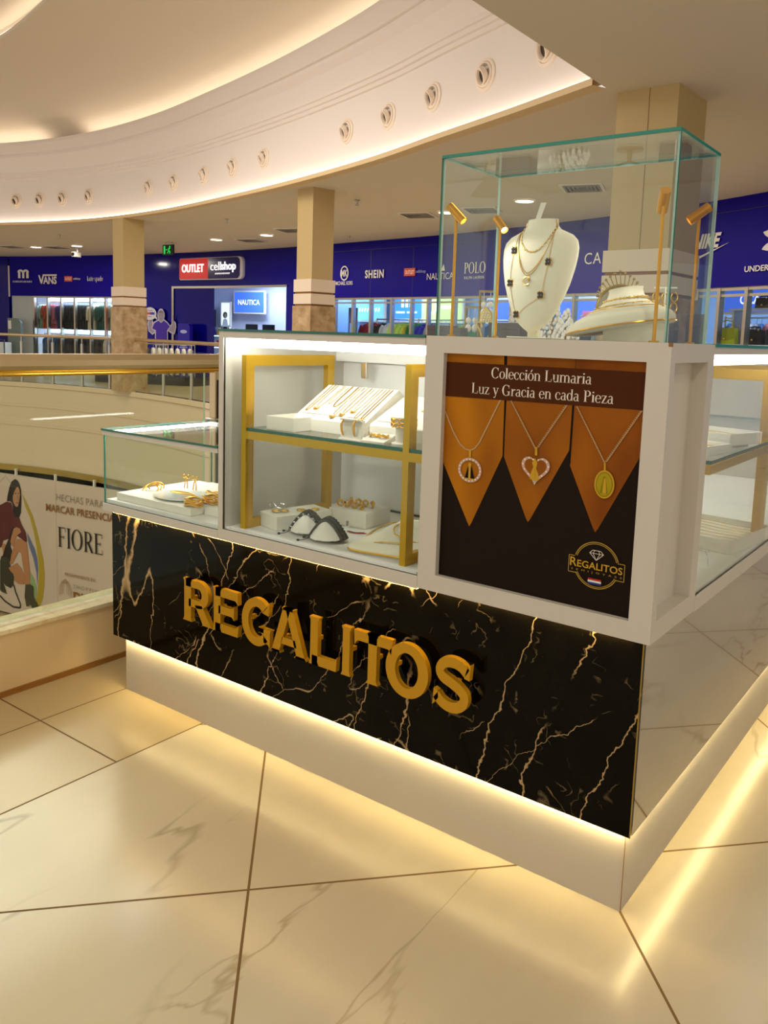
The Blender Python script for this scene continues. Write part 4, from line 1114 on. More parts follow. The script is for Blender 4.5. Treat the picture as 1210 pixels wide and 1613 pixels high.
a.poly([[0.62,-3.68],[0.87,-3.67],[0.96,-3.74],[0.98,-3.93],[1.03,-4.36],[1.03,-4.73],[0.89,-4.75],[0.84,-4.48],[0.76,-4.01],[0.67,-3.98],[0.54,-4.17],[0.47,-4.29],[0.36,-4.35],[0.42,-4.1],[0.49,-3.92]], B_['skin'])
a.poly([[0.06,-2.95],[0.31,-2.83],[0.47,-2.84],[0.52,-2.98],[0.55,-3.15],[0.72,-3.16],[0.79,-3.31],[0.93,-3.48],[0.97,-3.69],[0.93,-3.72],[0.81,-3.67],[0.65,-3.61],[0.63,-3.53],[0.66,-3.41],[0.51,-3.43],[0.41,-3.58],[0.34,-3.72],[0.15,-3.79],[0.08,-3.96],[-0.1,-4.01],[-0.2,-3.2]], B_['jacket'])
a.poly([[0.62,-3.4],[0.5,-3.52],[0.44,-3.66],[0.4,-3.8],[0.49,-3.9],[0.54,-3.76],[0.62,-3.61],[0.78,-3.5],[0.74,-3.42]], B_['skin'])
a.poly([[0.65,-2.46],[0.59,-2.56],[0.53,-2.67],[0.53,-2.8],[0.6,-2.9],[0.65,-2.92],[0.7,-2.89],[0.75,-2.75],[0.78,-2.6],[0.76,-2.48],[0.71,-2.43]], B_['face'])
a.line([(0.60, -2.60), (0.66, -2.59)], 0.018, B_['hair']); a.line([(0.71, -2.585), (0.76, -2.58)], 0.018, B_['hair']); a.line([(0.65, -2.82), (0.71, -2.81)], 0.022, B_['lip']); a.line([(0.70, -2.62), (0.72, -2.74), (0.69, -2.75)], 0.01, B_['brown'])
a.poly([[0.89,-4.74],[1.05,-4.71],[1.15,-4.75],[1.16,-4.99],[1.27,-5.15],[1.39,-5.27],[1.21,-5.33],[1.12,-5.31],[1.03,-5.19],[1.01,-5.25],[0.9,-5.27],[0.85,-5.04]], B_['shoe'])
a.text('HECHAS PARA', 1.97, -2.60, 1.45, 0.155, B_['grey'], -0.012)
a.text('MARCAR PRESENCIA', 1.63, -2.88, 2.10, 0.17, B_['brown'], 0.012)
a.serif('FIORE', 1.98, -3.66, 1.40, 0.46, B_['black'])
a.text('PROXIMAMENTE EN', 2.2, -4.31, 0.93, 0.075, B_['brown'], 0.0)
a.text('SHOPPING', 2.47, -4.56, 0.90, 0.085, B_['grey'], -0.01, space=1.4)
a.text('DUBAI', 2.46, -4.86, 0.95, 0.22, B_['brown'], 0.03)
for k in range(4):
    w_ = 0.20-0.045*k
    a.line([(2.21-w_, -4.80+0.02*k), (2.21-w_*0.98, -4.62), (2.21-w_*0.6, -4.48), (2.21, -4.39-0.03*k)], 0.009, B_['brown'])
    a.line([(2.21+w_, -4.80+0.02*k), (2.21+w_*0.98, -4.62), (2.21+w_*0.6, -4.48), (2.21, -4.39-0.03*k)], 0.009, B_['brown'])
o = a.build('print', r)
q = MB()
for x in (-0.7, 0.61, 1.9, 3.1, 4.4): q.box((x-0.02, 0.0, -2.18), (x+0.02, 0.05, -2.02), SIGN_WHITE)
q.build('hanger', r)

# ------------------------------------------------------------------ signs on the shop fronts
def wall_sign(label, s, w_, build, cat='sign', off=0.035, depth_board=None):
    p = WALL.at(s, off); r = thing('brand_sign', label, cat, (p.x, p.y, 0), WALL.ang(s))
    a = Art(0.002); build(a); a.build('lettering', r); return r
W_ = SIGN_WHITE
def s_m(a):
    for x in (-0.23, 0.0, 0.23): pass
    a.poly([(-0.22, 2.80), (-0.12, 2.80), (-0.12, 3.0), (-0.22, 3.0)], W_); a.poly([(0.12, 2.80), (0.22, 2.80), (0.22, 3.0), (0.12, 3.0)], W_); a.poly([(-0.045, 2.80), (0.045, 2.80), (0.045, 3.0), (-0.045, 3.0)], W_)
    for c in (-0.13, 0.09):
        a.up()
        for p in arc_poly(c+0.02, 2.99, 0.13, 0.09, 0, 180, 0.085, 0.07, 10): a.q.face([(x, a.y, z) for x, z in p], W_)
    for k in range(14): a.line([(-0.42+0.06*k, 2.66), (-0.42+0.06*k+0.01*(k%3), 2.72)], 0.022, W_)
wall_sign('white letter m with small writing on the blue panel over the first shop window', 5.0, 0.5, s_m)
def s_vans(a):
    a.text('VANS', -0.36, 2.62, 0.75, 0.24, W_, 0.03); a.poly([(-0.16, 2.875), (0.40, 2.875), (0.40, 2.925), (-0.20, 2.925)], W_); a.line([(-0.36, 2.9), (-0.26, 2.64), (-0.16, 2.92)], 0.06, W_)
wall_sign('white four-letter skate-shoe sign with a bar over its letters, first shop', 6.02, 0.8, s_vans)
def s_small(a):
    a.poly([(-0.30, 2.70), (0.04, 2.70), (0.04, 2.87), (-0.30, 2.87)], SIGN_ORANGE); a.text('OUTLET', -0.27, 2.74, 0.28, 0.085, W_, 0.02); a.text('cellshop', 0.08, 2.74, 0.30, 0.085, W_, 0.01)
wall_sign('tiny red and white double sign on the blue panel, over the first shop window', 7.05, 0.6, s_small)
wall_sign('white serif sign in two small words, beside the first column', 8.05, 0.7, lambda a: a.serif('kate spade', -0.33, 2.72, 0.68, 0.15, W_))
def s_mk(a):
    a.ell(0, 2.78, 0.145, 0.175, W_, 32, hole=0.032); a.text('MK', -0.105, 2.70, 0.21, 0.16, W_, 0.02); a.text('MICHAEL KORS', -0.30, 2.50, 0.60, 0.09, W_, 0.01)
wall_sign('white ring monogram with two words below, next to the middle column', 18.12, 0.6, s_mk)
wall_sign('white five-letter sign in capitals, second panel past the middle column', 19.15, 0.6, lambda a: a.text('SHEIN', -0.31, 2.64, 0.62, 0.19, W_, 0.03, space=1.15))
def s_small2(a):
    a.poly([(-0.28, 2.66), (0.06, 2.66), (0.06, 2.83), (-0.28, 2.83)], SIGN_ORANGE); a.text('OUTLET', -0.25, 2.70, 0.28, 0.085, W_, 0.02); a.text('cellshop', 0.08, 2.70, 0.30, 0.085, mat('sign_pale_blue', '#9a9ad8', 0.5), 0.01)
wall_sign('small orange-red and pale double sign, third panel past the middle column', 20.38, 0.6, s_small2)
def s_nau(a):
    a.text('NAUTICA', -0.40, 2.56, 0.80, 0.14, W_, -0.005); a.poly([(0.02, 2.74), (0.14, 2.74), (0.10, 2.88)], W_)
wall_sign('thin white sailing-brand sign crossed by the vitrine edge', 21.2, 0.8, s_nau)
def s_polo(a):
    a.serif('POLO', -0.30, 2.66, 0.62, 0.22, W_); a.text('RALPH LAUREN', -0.28, 2.54, 0.56, 0.06, W_, 0.0, space=1.3)
wall_sign('white four-letter serif sign seen through the vitrine between two golden lamps', 22.2, 0.7, s_polo)
wall_sign('thin white capital lettering cut off by the big column', 25.45, 1.0, lambda a: a.text('CANVAS', -0.40, 2.70, 1.15, 0.2, W_, -0.005, space=1.1))
def s_nike(a):
    a.text('NIKE', -0.30, 2.80, 0.50, 0.22, W_, 0.04, shear=0.25)
    a.poly([(-0.36, 2.76), (-0.40, 2.66), (-0.34, 2.61), (-0.2, 2.63), (0.42, 2.86), (-0.14, 2.69), (-0.26, 2.68)], W_)
wall_sign('white slanted sports lettering over a swoosh, at the far end pane of the vitrine', 27.68, 0.8, s_nike)
def s_ua(a):
    a.up()
    for p in arc_poly(0.12, 2.98, 0.26, 0.15, 195, 345, 0.11, 0.10, 14): a.q.face([(x, a.y, z) for x, z in p], W_)
    a.up()
    for p in arc_poly(0.12, 2.66, 0.26, 0.15, 15, 165, 0.11, 0.10, 14): a.q.face([(x, a.y, z) for x, z in p], W_)
    a.text('UNDER ARMOUR', -0.42, 2.40, 1.05, 0.085, W_, 0.02)
wall_sign('white crossed-arcs emblem with two small words at the edge of the picture', 28.85, 0.8, s_ua)

# big illuminated sign over the middle shop door
p = WALL.at(12.95, 0.02); r = thing('shop_sign', 'large red and blue illuminated sign board over the middle shop entrance', 'sign', (p.x, p.y, 0), WALL.ang(12.95))
def rrect(x0, z0, x1, z1, rl, rr):
    out = []
    for cx_, cz_, rad, a0 in ((x1-rr, z0+rr, rr, -90), (x1-rr, z1-rr, rr, 0), (x0+rl, z1-rl, rl, 90), (x0+rl, z0+rl, rl, 180)):
        for i in range(6):
            t_ = math.radians(a0+90*i/5); out.append((cx_+rad*math.cos(t_), cz_+rad*math.sin(t_)))
    return out
q = MB(); q.front(rrect(-1.28, 2.72, 1.30, 3.33, 0.06, 0.14), -0.10, 0.0, mat('sign_frame', '#c9c4d4', 0.25)); q.build('housing', r)
q = MB(); q.front(rrect(-1.26, 2.745, -0.06, 3.315, 0.05, 0.001), -0.115, -0.1, SIGN_RED); q.build('red_board', r)
q = MB(); q.front(rrect(-0.06, 2.745, 1.19, 3.315, 0.001, 0.12), -0.115, -0.1, mat('sign_navy', '#120c5c', 0.2)); q.build('blue_board', r)
a = Art(0.002); a.text('OUTLET', -1.14, 2.93, 0.92, 0.23, SIGN_LIT, 0.018, 0.02); o = a.build('red_board_lettering', r); o.location = (0, -0.116, 0)
a = Art(0.002); a.text('cell', 0.06, 2.97, 0.42, 0.23, SIGN_LIT, -0.008, 0.02); a.text('shop', 0.50, 2.905, 0.56, 0.295, SIGN_LIT, 0.016, 0.02); [a.line([(0.24+0.045*k, 2.86), (0.26+0.045*k, 2.90)], 0.02, SIGN_LIT) for k in range(14)]
o = a.build('blue_board_lettering', r); o.location = (0, -0.116, 0)

# flat wall decal of a man with a speech bubble
a2_ = Vector((-20.4, 14.0)); d_ = Vector((-17.85, 14.22))-a2_; n_ = Vector((d_.y, -d_.x)).normalized()*0.03
r = thing('wall_decal', 'wall sticker of a man in a purple polo shirt with a speech bubble', 'sticker', (a2_.x+n_.x, a2_.y+n_.y, 0), math.atan2(d_.y, d_.x))
DC = {k: mat('decal_'+k, v, 0.4) for k, v in dict(skin='#8c8494', edge='#b9b4cc', shirt='#3a1a98', leg='#3c3c48', hair='#6c6878', bub='#c4c2d4', red='#c8483c', blue='#3c3c9c').items()}
a = Art(0.0015)
a.poly([[0.44,0.84],[1.0,0.85],[0.97,0.0],[0.46,0.0]], DC['edge']); a.poly([[0.5,0.84],[0.96,0.85],[0.93,0.02],[0.75,0.02],[0.73,0.6],[0.68,0.02],[0.5,0.02]], DC['leg'])
a.poly([[0.15,1.60],[0.33,1.60],[0.36,1.46],[0.45,1.37],[0.52,1.24],[0.32,1.12],[0.15,1.23],[0.11,1.44]], DC['edge'])
a.poly([[1.14,1.62],[1.30,1.50],[1.32,1.37],[1.25,1.16],[1.07,1.20],[0.92,1.29],[1.05,1.41],[1.13,1.46]], DC['edge'])
a.poly([[0.19,1.56],[0.3,1.56],[0.32,1.44],[0.41,1.35],[0.48,1.26],[0.32,1.16],[0.18,1.25],[0.15,1.44]], DC['skin'])
a.poly([[1.18,1.59],[1.26,1.49],[1.29,1.37],[1.22,1.2],[1.07,1.24],[0.94,1.3],[1.07,1.39],[1.16,1.44]], DC['skin'])
for x in (0.2, 0.25, 1.19): a.line([(x, 1.5), (x+0.01, 1.72)], 0.045, DC['skin'])
a.poly([[0.57,1.58],[0.38,1.50],[0.28,1.31],[0.44,1.22],[0.44,0.82],[0.99,0.83],[0.98,1.24],[1.10,1.38],[0.98,1.50],[0.83,1.59],[0.7,1.5]], DC['edge'])
a.poly([[0.59,1.55],[0.41,1.47],[0.32,1.31],[0.48,1.26],[0.47,0.84],[0.96,0.85],[0.95,1.27],[1.07,1.38],[0.96,1.48],[0.81,1.56],[0.7,1.48]], DC['shirt'])
a.ell(0.70, 1.70, 0.15, 0.20, DC['edge'], 20); a.ell(0.70, 1.68, 0.115, 0.165, DC['skin'], 20); a.poly([[0.585,1.72],[0.60,1.82],[0.70,1.86],[0.80,1.82],[0.815,1.72],[0.76,1.78],[0.64,1.78]], DC['hair'])
a.line([(0.65, 1.71), (0.68, 1.71)], 0.02, DC['hair']); a.line([(0.73, 1.71), (0.76, 1.71)], 0.02, DC['hair']); a.line([(0.66, 1.60), (0.74, 1.60)], 0.015, DC['hair'])
a.ell(0.24, 1.745, 0.28, 0.19, DC['bub'], 28); a.poly([[0.4,1.66],[0.52,1.66],[0.56,1.56]], DC['bub'])
a.poly([[0.06,1.72],[0.25,1.72],[0.25,1.79],[0.06,1.79]], DC['red']); a.poly([[0.25,1.72],[0.44,1.72],[0.44,1.79],[0.25,1.79]], DC['blue'])
a.line([(0.12, 1.84), (0.36, 1.84)], 0.02, DC['skin']); a.line([(0.16, 1.66), (0.32, 1.66)], 0.02, DC['skin'])
a.build('print', r)

# ------------------------------------------------------------------ golden spot lamps in the vitrine
def vitrine_lamp(label, x, y, htop, aim):
    """thin post with a small tubular head; aim = direction of its beam"""
    r = thing('spot_lamp', label, 'lamp', (x, y, VZ0))
    q = MB(); q.lathe([(0.011, 0), (0.011, 0.003), (0.004, 0.004), (0.0038, htop)], GOLD_LAMP, 14); q.build('post', r)
    d = Vector(aim).normalized(); c = Vector((0, 0, htop+0.004))
    q = MB(); q.lathe([(0, -0.027), (0.0115, -0.027), (0.0115, 0.029), (0.0095, 0.029), (0.0095, 0.02), (0, 0.02)], GOLD_LAMP, 18, origin=c, axis=d); h = q.build('head', r)
    q = MB(); q.lathe([(0, 0.0205), (0.009, 0.0205), (0.009, 0.0207), (0, 0.0207)], LAMP_DISC, 14, origin=c, axis=d); q.build('lens', h)
    ld = bpy.data.lights.new('spot_lamp_light', 'SPOT'); ld.energy = 1.1; ld.color = (1, 0.93, 0.78); ld.spot_size = math.radians(75); ld.spot_blend = 0.6; ld.shadow_soft_size = 0.008
    lo = bpy.data.objects.new('beam', ld); COL.objects.link(lo); lo.parent = r; lo.location = c+d*0.03
    lo.rotation_euler = d.to_track_quat('-Z', 'Y').to_euler()
    return r
vitrine_lamp('slim golden spot lamp in the vitrine, nearest its green-edged far corner', -0.556, 0.035, 0.303, (0.62, 0.1, -0.62))
vitrine_lamp('slim golden spot lamp standing just beside the necklace bust', -0.553, 0.255, 0.303, (0.65, -0.35, -0.60))
vitrine_lamp('slim golden spot lamp seen end-on before the reclining display', -0.028, 0.03, 0.298, (-0.3, 0.62, -0.62))
vitrine_lamp('slim golden spot lamp behind the corner edge of the vitrine', -0.02, 0.255, 0.300, (-0.72, -0.3, -0.60))

# ------------------------------------------------------------------ upright necklace bust
BX, BY = -0.369, 0.115
PROF = [(0.012, 0.006, 0.030), (0.020, 0.022, 0.036), (0.036, 0.044, 0.046), (0.062, 0.062, 0.056), (0.095, 0.078, 0.064), (0.130, 0.091, 0.070), (0.165, 0.100, 0.072), (0.195, 0.105, 0.070),
        (0.218, 0.106, 0.064), (0.236, 0.101, 0.056), (0.249, 0.088, 0.048), (0.258, 0.068, 0.043), (0.265, 0.052, 0.040), (0.274, 0.0445, 0.039), (0.284, 0.042, 0.039), (0.290, 0.0415, 0.038)]
def lean(z): return 0.10*(z-0.02)
def bprof(z):
    for (z0, w0, d0), (z1, w1, d1) in zip(PROF, PROF[1:]):
        if z0 <= z <= z1:
            t = (z-z0)/(z1-z0); return w0+(w1-w0)*t, d0+(d1-d0)*t
    return (PROF[0] if z < PROF[0][0] else PROF[-1])[1:]
def bust_front(x, z, g=0.0015):
    w_, d_ = bprof(z); t = max(0.0, 1-(x/w_)**2)
    return lean(z)-d_*0.62*t**0.62 - g
r = thing('necklace_bust', 'upright cream necklace bust hung with three necklaces inside the glass vitrine', 'display bust', (BX, BY, VZ0+0.004), math.radians(-4))
q = MB(); rows = []
for z, w_, d_ in PROF:
    row = []
    for i in range(40):
        a_ = 2*PI*i/40; cx_, sy_ = math.cos(a_), math.sin(a_)
        x = w_*cx_; y = lean(z)+(d_*0.45*max(sy_, 0)**0.8 if sy_ > 0 else -d_*0.62*max(0.0, 1-cx_*cx_)**0.62)
        row.append((x, y, z))
    rows.append(row)
V = q.grid(rows, CREAM_VELVET, True, True)
q.bm.faces.new(V[0][::-1]); q.bm.faces.new(V[-1])
q.build('body', r, angle=50)
q = MB(); q.box((-0.018, 0.008, 0.0), (0.012, 0.022, 0.05), CREAM_VELVET, 0.002); q.build('post', r)
q = MB(); q.box((-0.055, -0.03, -0.003), (0.06, 0.06, 0.0), CREAM_VELVET, 0.001); q.build('foot', r)
q = MB(); q.face([(-0.026, 0.03, 0.290), (-0.014, 0.034, 0.290), (-0.004, 0.045, 0.335), (-0.018, 0.041, 0.335)], SIGN_WHITE); q.build('price_tag', r, recalc=False)
def bust_chain(pts, n=6):
    return [(p.x, bust_front(p.x, p.z), p.z) for p in spline([(x, 0, z) for x, z in pts], n)]
def clover(q, c, m, s=0.0075):
    for dx, dz in ((0.55, 0.55), (-0.55, 0.55), (0.55, -0.55), (-0.55, -0.55)):
        q.ball((c[0]+dx*s, c[1]-0.001, c[2]+dz*s), s*0.62, m, 10, 6, (1, 0.45, 1))
def on_bust(name, label): return thing(name, label, 'necklace', (BX, BY, VZ0+0.004), math.radians(-4))
n1 = on_bust('necklace', 'short gold necklace of small flat links, highest on the cream bust')
P = bust_chain([(-0.041, 0.283), (-0.043, 0.262), (-0.036, 0.236), (-0.018, 0.214), (0.004, 0.207), (0.024, 0.216), (0.040, 0.240), (0.045, 0.262), (0.041, 0.283)], 8)
q = MB(); q.tube(P, 0.0009, GOLD, 6); q.build('chain', n1)
q = MB()
for i in range(6, len(P)-6, 3): q.ball(P[i], 0.0028, GOLD_PALE, 6, 5, (1, 0.5, 1))
q.build('link', n1)
n2 = on_bust('necklace', 'fine double gold necklace with a small crescent pendant on the cream bust')
for dz_ in (0.0, 0.006):
    P = bust_chain([(-0.0405, 0.287), (-0.047, 0.258), (-0.040, 0.215), (-0.022, 0.168+dz_), (-0.002, 0.150+dz_), (0.020, 0.166+dz_), (0.041, 0.212), (0.048, 0.258), (0.0405, 0.287)], 8)
    q = MB(); q.tube(P, 0.0009, GOLD, 6); q.build('chain', n2)
cpt = (0.0, bust_front(0.0, 0.136, 0.003), 0.136)
q = MB(); q.tube([(cpt[0]+0.010*math.cos(t), cpt[1], cpt[2]+0.010*math.sin(t)) for t in (math.radians(50+i*26) for i in range(11))], 0.0018, GOLD_PALE, 6)
q.ball((cpt[0]+0.004, cpt[1], cpt[2]+0.003), 0.0035, GOLD, 8, 6); q.build('pendant', n2)
n3 = on_bust('necklace', 'long thin gold necklace set with five black clovers on the cream bust')
pts3 = [(-0.040, 0.288), (-0.050, 0.255), (-0.052, 0.213), (-0.056, 0.165), (-0.055, 0.131), (-0.046, 0.090), (-0.032, 0.055), (-0.004, 0.072), (0.036, 0.101), (0.044, 0.140), (0.050, 0.184), (0.050, 0.240), (0.041, 0.288)]
P = bust_chain(pts3, 6)
q = MB(); q.tube(P, 0.0007, GOLD, 6); q.build('chain', n3)
for x, z in ((-0.052, 0.213), (-0.055, 0.133), (-0.032, 0.055), (0.037, 0.102), (0.050, 0.182)):
    c_ = (x, bust_front(x, z, 0.002), z)
    q = MB(); clover(q, (c_[0], c_[1]+0.0006, c_[2]), GOLD, 0.0086); clover(q, c_, BLACK_GLOSS, 0.0076); q.build('clover', n3)

# ------------------------------------------------------------------ reclining bust
rr_ = thing('reclining_bust', 'low reclining cream necklace bust with a gold rim, under the spot lamps in the vitrine', 'display bust', (-0.149, 0.135, VZ0), 0)
def rec_xf(x, y, z):
    ta = math.radians(-9.5)
    return (x*math.cos(ta)+z*math.sin(ta)*0.3, y, -x*math.sin(ta)+z*math.cos(ta)+0.034)
RPROF = [(0.108, -0.008), (0.124, -0.001), (0.121, 0.012), (0.108, 0.025), (0.085, 0.036), (0.064, 0.047), (0.050, 0.058), (0.042, 0.070), (0.0385, 0.082), (0.040, 0.088)]
rows = []
for k, (rad, z) in enumerate(RPROF):
    row = []
    t_ = min(1.0, max(0.0, z/0.07)); ox = 0.014*t_
    for i in range(48):
        a_ = 2*PI*i/48; sq = 1.0+0.05*math.cos(2*a_)*(1-t_)
        row.append(rec_xf(ox+rad*sq*math.cos(a_), rad*(0.86+0.14*t_)*math.sin(a_), z))
    rows.append(row)
q = MB(); V = q.grid(rows, CREAM_VELVET, True, True); q.bm.faces.new(V[0][::-1]); q.bm.faces.new(V[-1]); q.build('body', rr_, angle=55)
q = MB(); q.tube([rec_xf(0.1245*(1+0.05*math.cos(2*a_))*math.cos(a_), 0.1245*0.86*math.sin(a_), -0.002) for a_ in (2*PI*i/48 for i in range(48))], 0.0022, GOLD, 6, True); q.build('rim', rr_)
q = MB(); q.prism([(-0.02, 0.0), (0.10, 0.0), (0.10, 0.044), (-0.02, 0.024)], -0.05, 0.05, CREAM_VELVET, lambda x, z, y: (x, y, z)); q.build('stand', rr_)
def ring_chain(rad, z, ox, label, rr=0.0012, beads=0, wob=0.0):
    n_ = thing('necklace', label, 'necklace', (-0.149, 0.135, VZ0))
    P = [rec_xf(ox+rad*(1+0.05*math.cos(2*a_)*wob)*math.cos(a_), rad*0.92*math.sin(a_), z-0.004*wob*math.sin(a_)) for a_ in (2*PI*i/60 for i in range(60))]
    q = MB(); q.tube(P, rr, GOLD, 6, True); q.build('chain', n_)
    if beads:
        q = MB()
        for i in range(0, 60, 60//beads): q.ball(P[i], rr*2.0, GOLD_PALE, 8, 6)
        q.build('bead', n_)
ring_chain(0.051, 0.0615, 0.0135, 'gold collar chain close round the neck of the reclining bust', 0.0016, 30)
ring_chain(0.070, 0.0475, 0.011, 'gold chain of wide beads on the shoulders of the reclining bust', 0.0012, 20)
ring_chain(0.094, 0.0345, 0.006, 'broad gold chain lowest on the reclining bust, near its rim', 0.0014, 0, 1.0)

# ------------------------------------------------------------------ tall case: upper shelf
SZ = 1.0245
def leather_box(name, label, x0, x1, y0, y1, z, h, rot=0.0, cat='display block', tray=False):
    cx_, cy_ = (x0+x1)/2, (y0+y1)/2
    r = thing(name, label, cat, (cx_, cy_, z), rot); w2, d2 = (x1-x0)/2, (y1-y0)/2
    if tray:
        q = MB(); q.box((-w2, -d2, 0), (w2, d2, h*0.55), WHITE_PLASTIC, 0.001); q.build('base', r)
        q = MB()
        t_ = 0.006
        q.box((-w2, -d2, h*0.55), (w2, -d2+t_, h), WHITE_PLASTIC); q.box((-w2, d2-t_, h*0.55), (w2, d2, h), WHITE_PLASTIC)
        q.box((-w2, -d2+t_, h*0.55), (-w2+t_, d2-t_, h), WHITE_PLASTIC); q.box((w2-t_, -d2+t_, h*0.55), (w2, d2-t_, h), WHITE_PLASTIC); q.build('rim', r)
    else:
        q = MB(); q.box((-w2, -d2, 0), (w2, d2, h), WHITE_PLASTIC, 0.0015); q.build('block', r)
    return r
leather_box('jewel_tray', 'flat white tray box at the front of the gold rack shelf', -1.205, -1.092, 0.022, 0.15, SZ, 0.042, 0.02, 'tray', True)
def ramp_tray(label, x0, x1, y0, y1, z, h0, h1):
    r = thing('necklace_ramp', label, 'display ramp', (0, 0, 0))
    q = MB(); q.prism([(y0, z), (y1+0.03, z), (y1+0.03, z+h1-0.02), (y1, z+h1), (y0+0.004, z+h0), (y0, z+h0-0.004)], x0, x1, WHITE_PLASTIC, lambda y, zz, x: (x, y, zz)); q.build('wedge', r)
    q = MB()
    f = lambda t: (y0+0.02+(y1-y0-0.03)*t, z+h0+0.0008+(h1-h0)*((0.02+(y1-y0-0.03)*t)/(y1-y0)))
    a_, b_ = f(0), f(1)
    q.face([(x0+0.008, a_[0], a_[1]), (x1-0.008, a_[0], a_[1]), (x1-0.008, b_[0], b_[1]), (x0+0.008, b_[0], b_[1])], CREAM_VELVET); q.build('pad', r, recalc=False)
    return lambda t: (y0+(y1-y0)*t, z+h0+(h1-h0)*t+0.0022)
R1 = ramp_tray('white sloping ramp draped with gold necklaces on the gold rack shelf', -1.165, -0.885, 0.10, 0.265, SZ, 0.040, 0.132)
def ramp_necklace(f, x, w_, t0, label, m, rr, pend=None, links=False):
    n_ = thing('necklace', label, 'necklace', (0, 0, 0))
    def P(x_, t): y, z = f(t); return (x_, y, z)
    pts = spline([P(x-w_, 0.97), P(x-w_, 0.6), P(x-w_*0.85, t0+0.12), P(x-w_*0.45, t0+0.02), P(x, t0), P(x+w_*0.45, t0+0.02), P(x+w_*0.85, t0+0.12), P(x+w_, 0.6), P(x+w_, 0.97)], 6)
    q = MB(); q.tube(pts, rr, m, 6); q.build('chain', n_)
    if links:
        q = MB()
        for i in range(0, len(pts), 2): q.ball(pts[i], rr*2.2, m, 6, 5, (1, 1, 0.6))
        q.build('link', n_)
    if pend:
        y, z = f(max(t0-0.06, 0.03)); q = MB(); q.ball((x, y, z), 0.007, GOLD, 10, 7, (1.2, 1, 0.5)); q.ball((x+0.007, y+0.004, z+0.003), 0.004, GOLD_PALE, 8, 6); q.ball((x-0.007, y+0.004, z+0.003), 0.004, GOLD_PALE, 8, 6); q.build('pendant', n_)
for i, (x, w_, t0, m, rr, pend, lk, lab) in enumerate((
        (-1.140, 0.006, 0.18, GOLD, 0.0010, False, True, 'gold necklace of open links at the wall end of the ramp'),
        (-1.110, 0.012, 0.30, GOLD_PALE, 0.0009, True, False, 'fine gold necklace with a round medal, second on the ramp'),
        (-1.082, 0.008, 0.42, GOLD_PALE, 0.0008, False, False, 'very thin gold necklace, third on the ramp'),
        (-1.050, 0.012, 0.35, GOLD, 0.0017, False, False, 'thick double gold rope necklace in the middle of the ramp'),
        (-1.020, 0.007, 0.12, GOLD_PALE, 0.0009, True, False, 'thin gold necklace with a bow pendant, past the thick rope'),
        (-0.992, 0.008, 0.20, GOLD, 0.0010, True, False, 'gold necklace with a small bead pendant, sixth on the ramp'),
        (-0.962, 0.009, 0.30, GOLD_PALE, 0.0008, True, False, 'fine gold necklace with a tiny pendant, seventh on the ramp'),
        (-0.934, 0.007, 0.10, GOLD_PALE, 0.0009, False, False, 'thin gold chain beside the outermost necklace of the ramp'),
        (-0.908, 0.006, 0.08, GOLD, 0.0014, True, False, 'heavy gold necklace with a cluster pendant at the outer end of the ramp'))):
    ramp_necklace(R1, x, w_, t0, lab, m, rr, pend, lk)
R2 = ramp_tray('white sloping ramp with small gold earrings behind the second gold upright', -0.872, -0.625, 0.11, 0.285, SZ, 0.040, 0.115)
for i, (x, t) in enumerate(((-0.80, 0.12), (-0.775, 0.13), (-0.80, 0.5), (-0.745, 0.52), (-0.72, 0.85), (-0.68, 0.15), (-0.655, 0.16))):
    y, z = R2(t); n_ = thing('earring', 'small gold flower stud earring on the second ramp, %s counting from the front row' % ORD[i], 'earring', (x, y, z), 0, 'studs on the second ramp')
    q = MB()
    for k in range(5): q.ball((0.005*math.cos(2*PI*k/5), 0.005*math.sin(2*PI*k/5), 0.0012), 0.0034, GOLD, 8, 6, (1, 1, 0.7))
    q.ball((0, 0, 0.002), 0.003, GOLD_PALE, 8, 6); q.build('petal', n_)
# earring stand with two hoops
r = thing('earring_stand', 'small white slanted earring stand at the shelf edge, with two gold drops', 'earring stand', (-0.872, 0.045, SZ))
q = MB(); q.prism([(-0.028, 0.0), (0.03, 0.0), (0.03, 0.004), (-0.026, 0.004)], -0.04, 0.04, WHITE_PLASTIC, lambda y, z, x: (x, y, z)); q.build('foot', r)
q = MB(); q.prism([(-0.024, 0.004), (-0.012, 0.052), (-0.028, 0.056), (-0.028, 0.060), (-0.002, 0.056), (-0.012, 0.004)], -0.036, 0.036, WHITE_PLASTIC, lambda y, z, x: (x, y, z)); q.build('upright', r)
for k, x in enumerate((-0.022, 0.022)):
    e_ = thing('earring', 'slim gold drop earring on the white slanted stand, %s' % ('towards the ramp end' if k == 0 else 'beside the ring card'), 'earring', (-0.872+x, 0.02, SZ+0.03), 0)
    q = MB(); q.tube(spline([(0, -0.003, 0.028), (-0.003, -0.008, 0.012), (0.0, -0.009, -0.006), (0.003, -0.006, -0.018)], 6), [0.0022+0.0012*math.sin(PI*i/18) for i in range(19)], GOLD, 8); q.build('drop', e_)
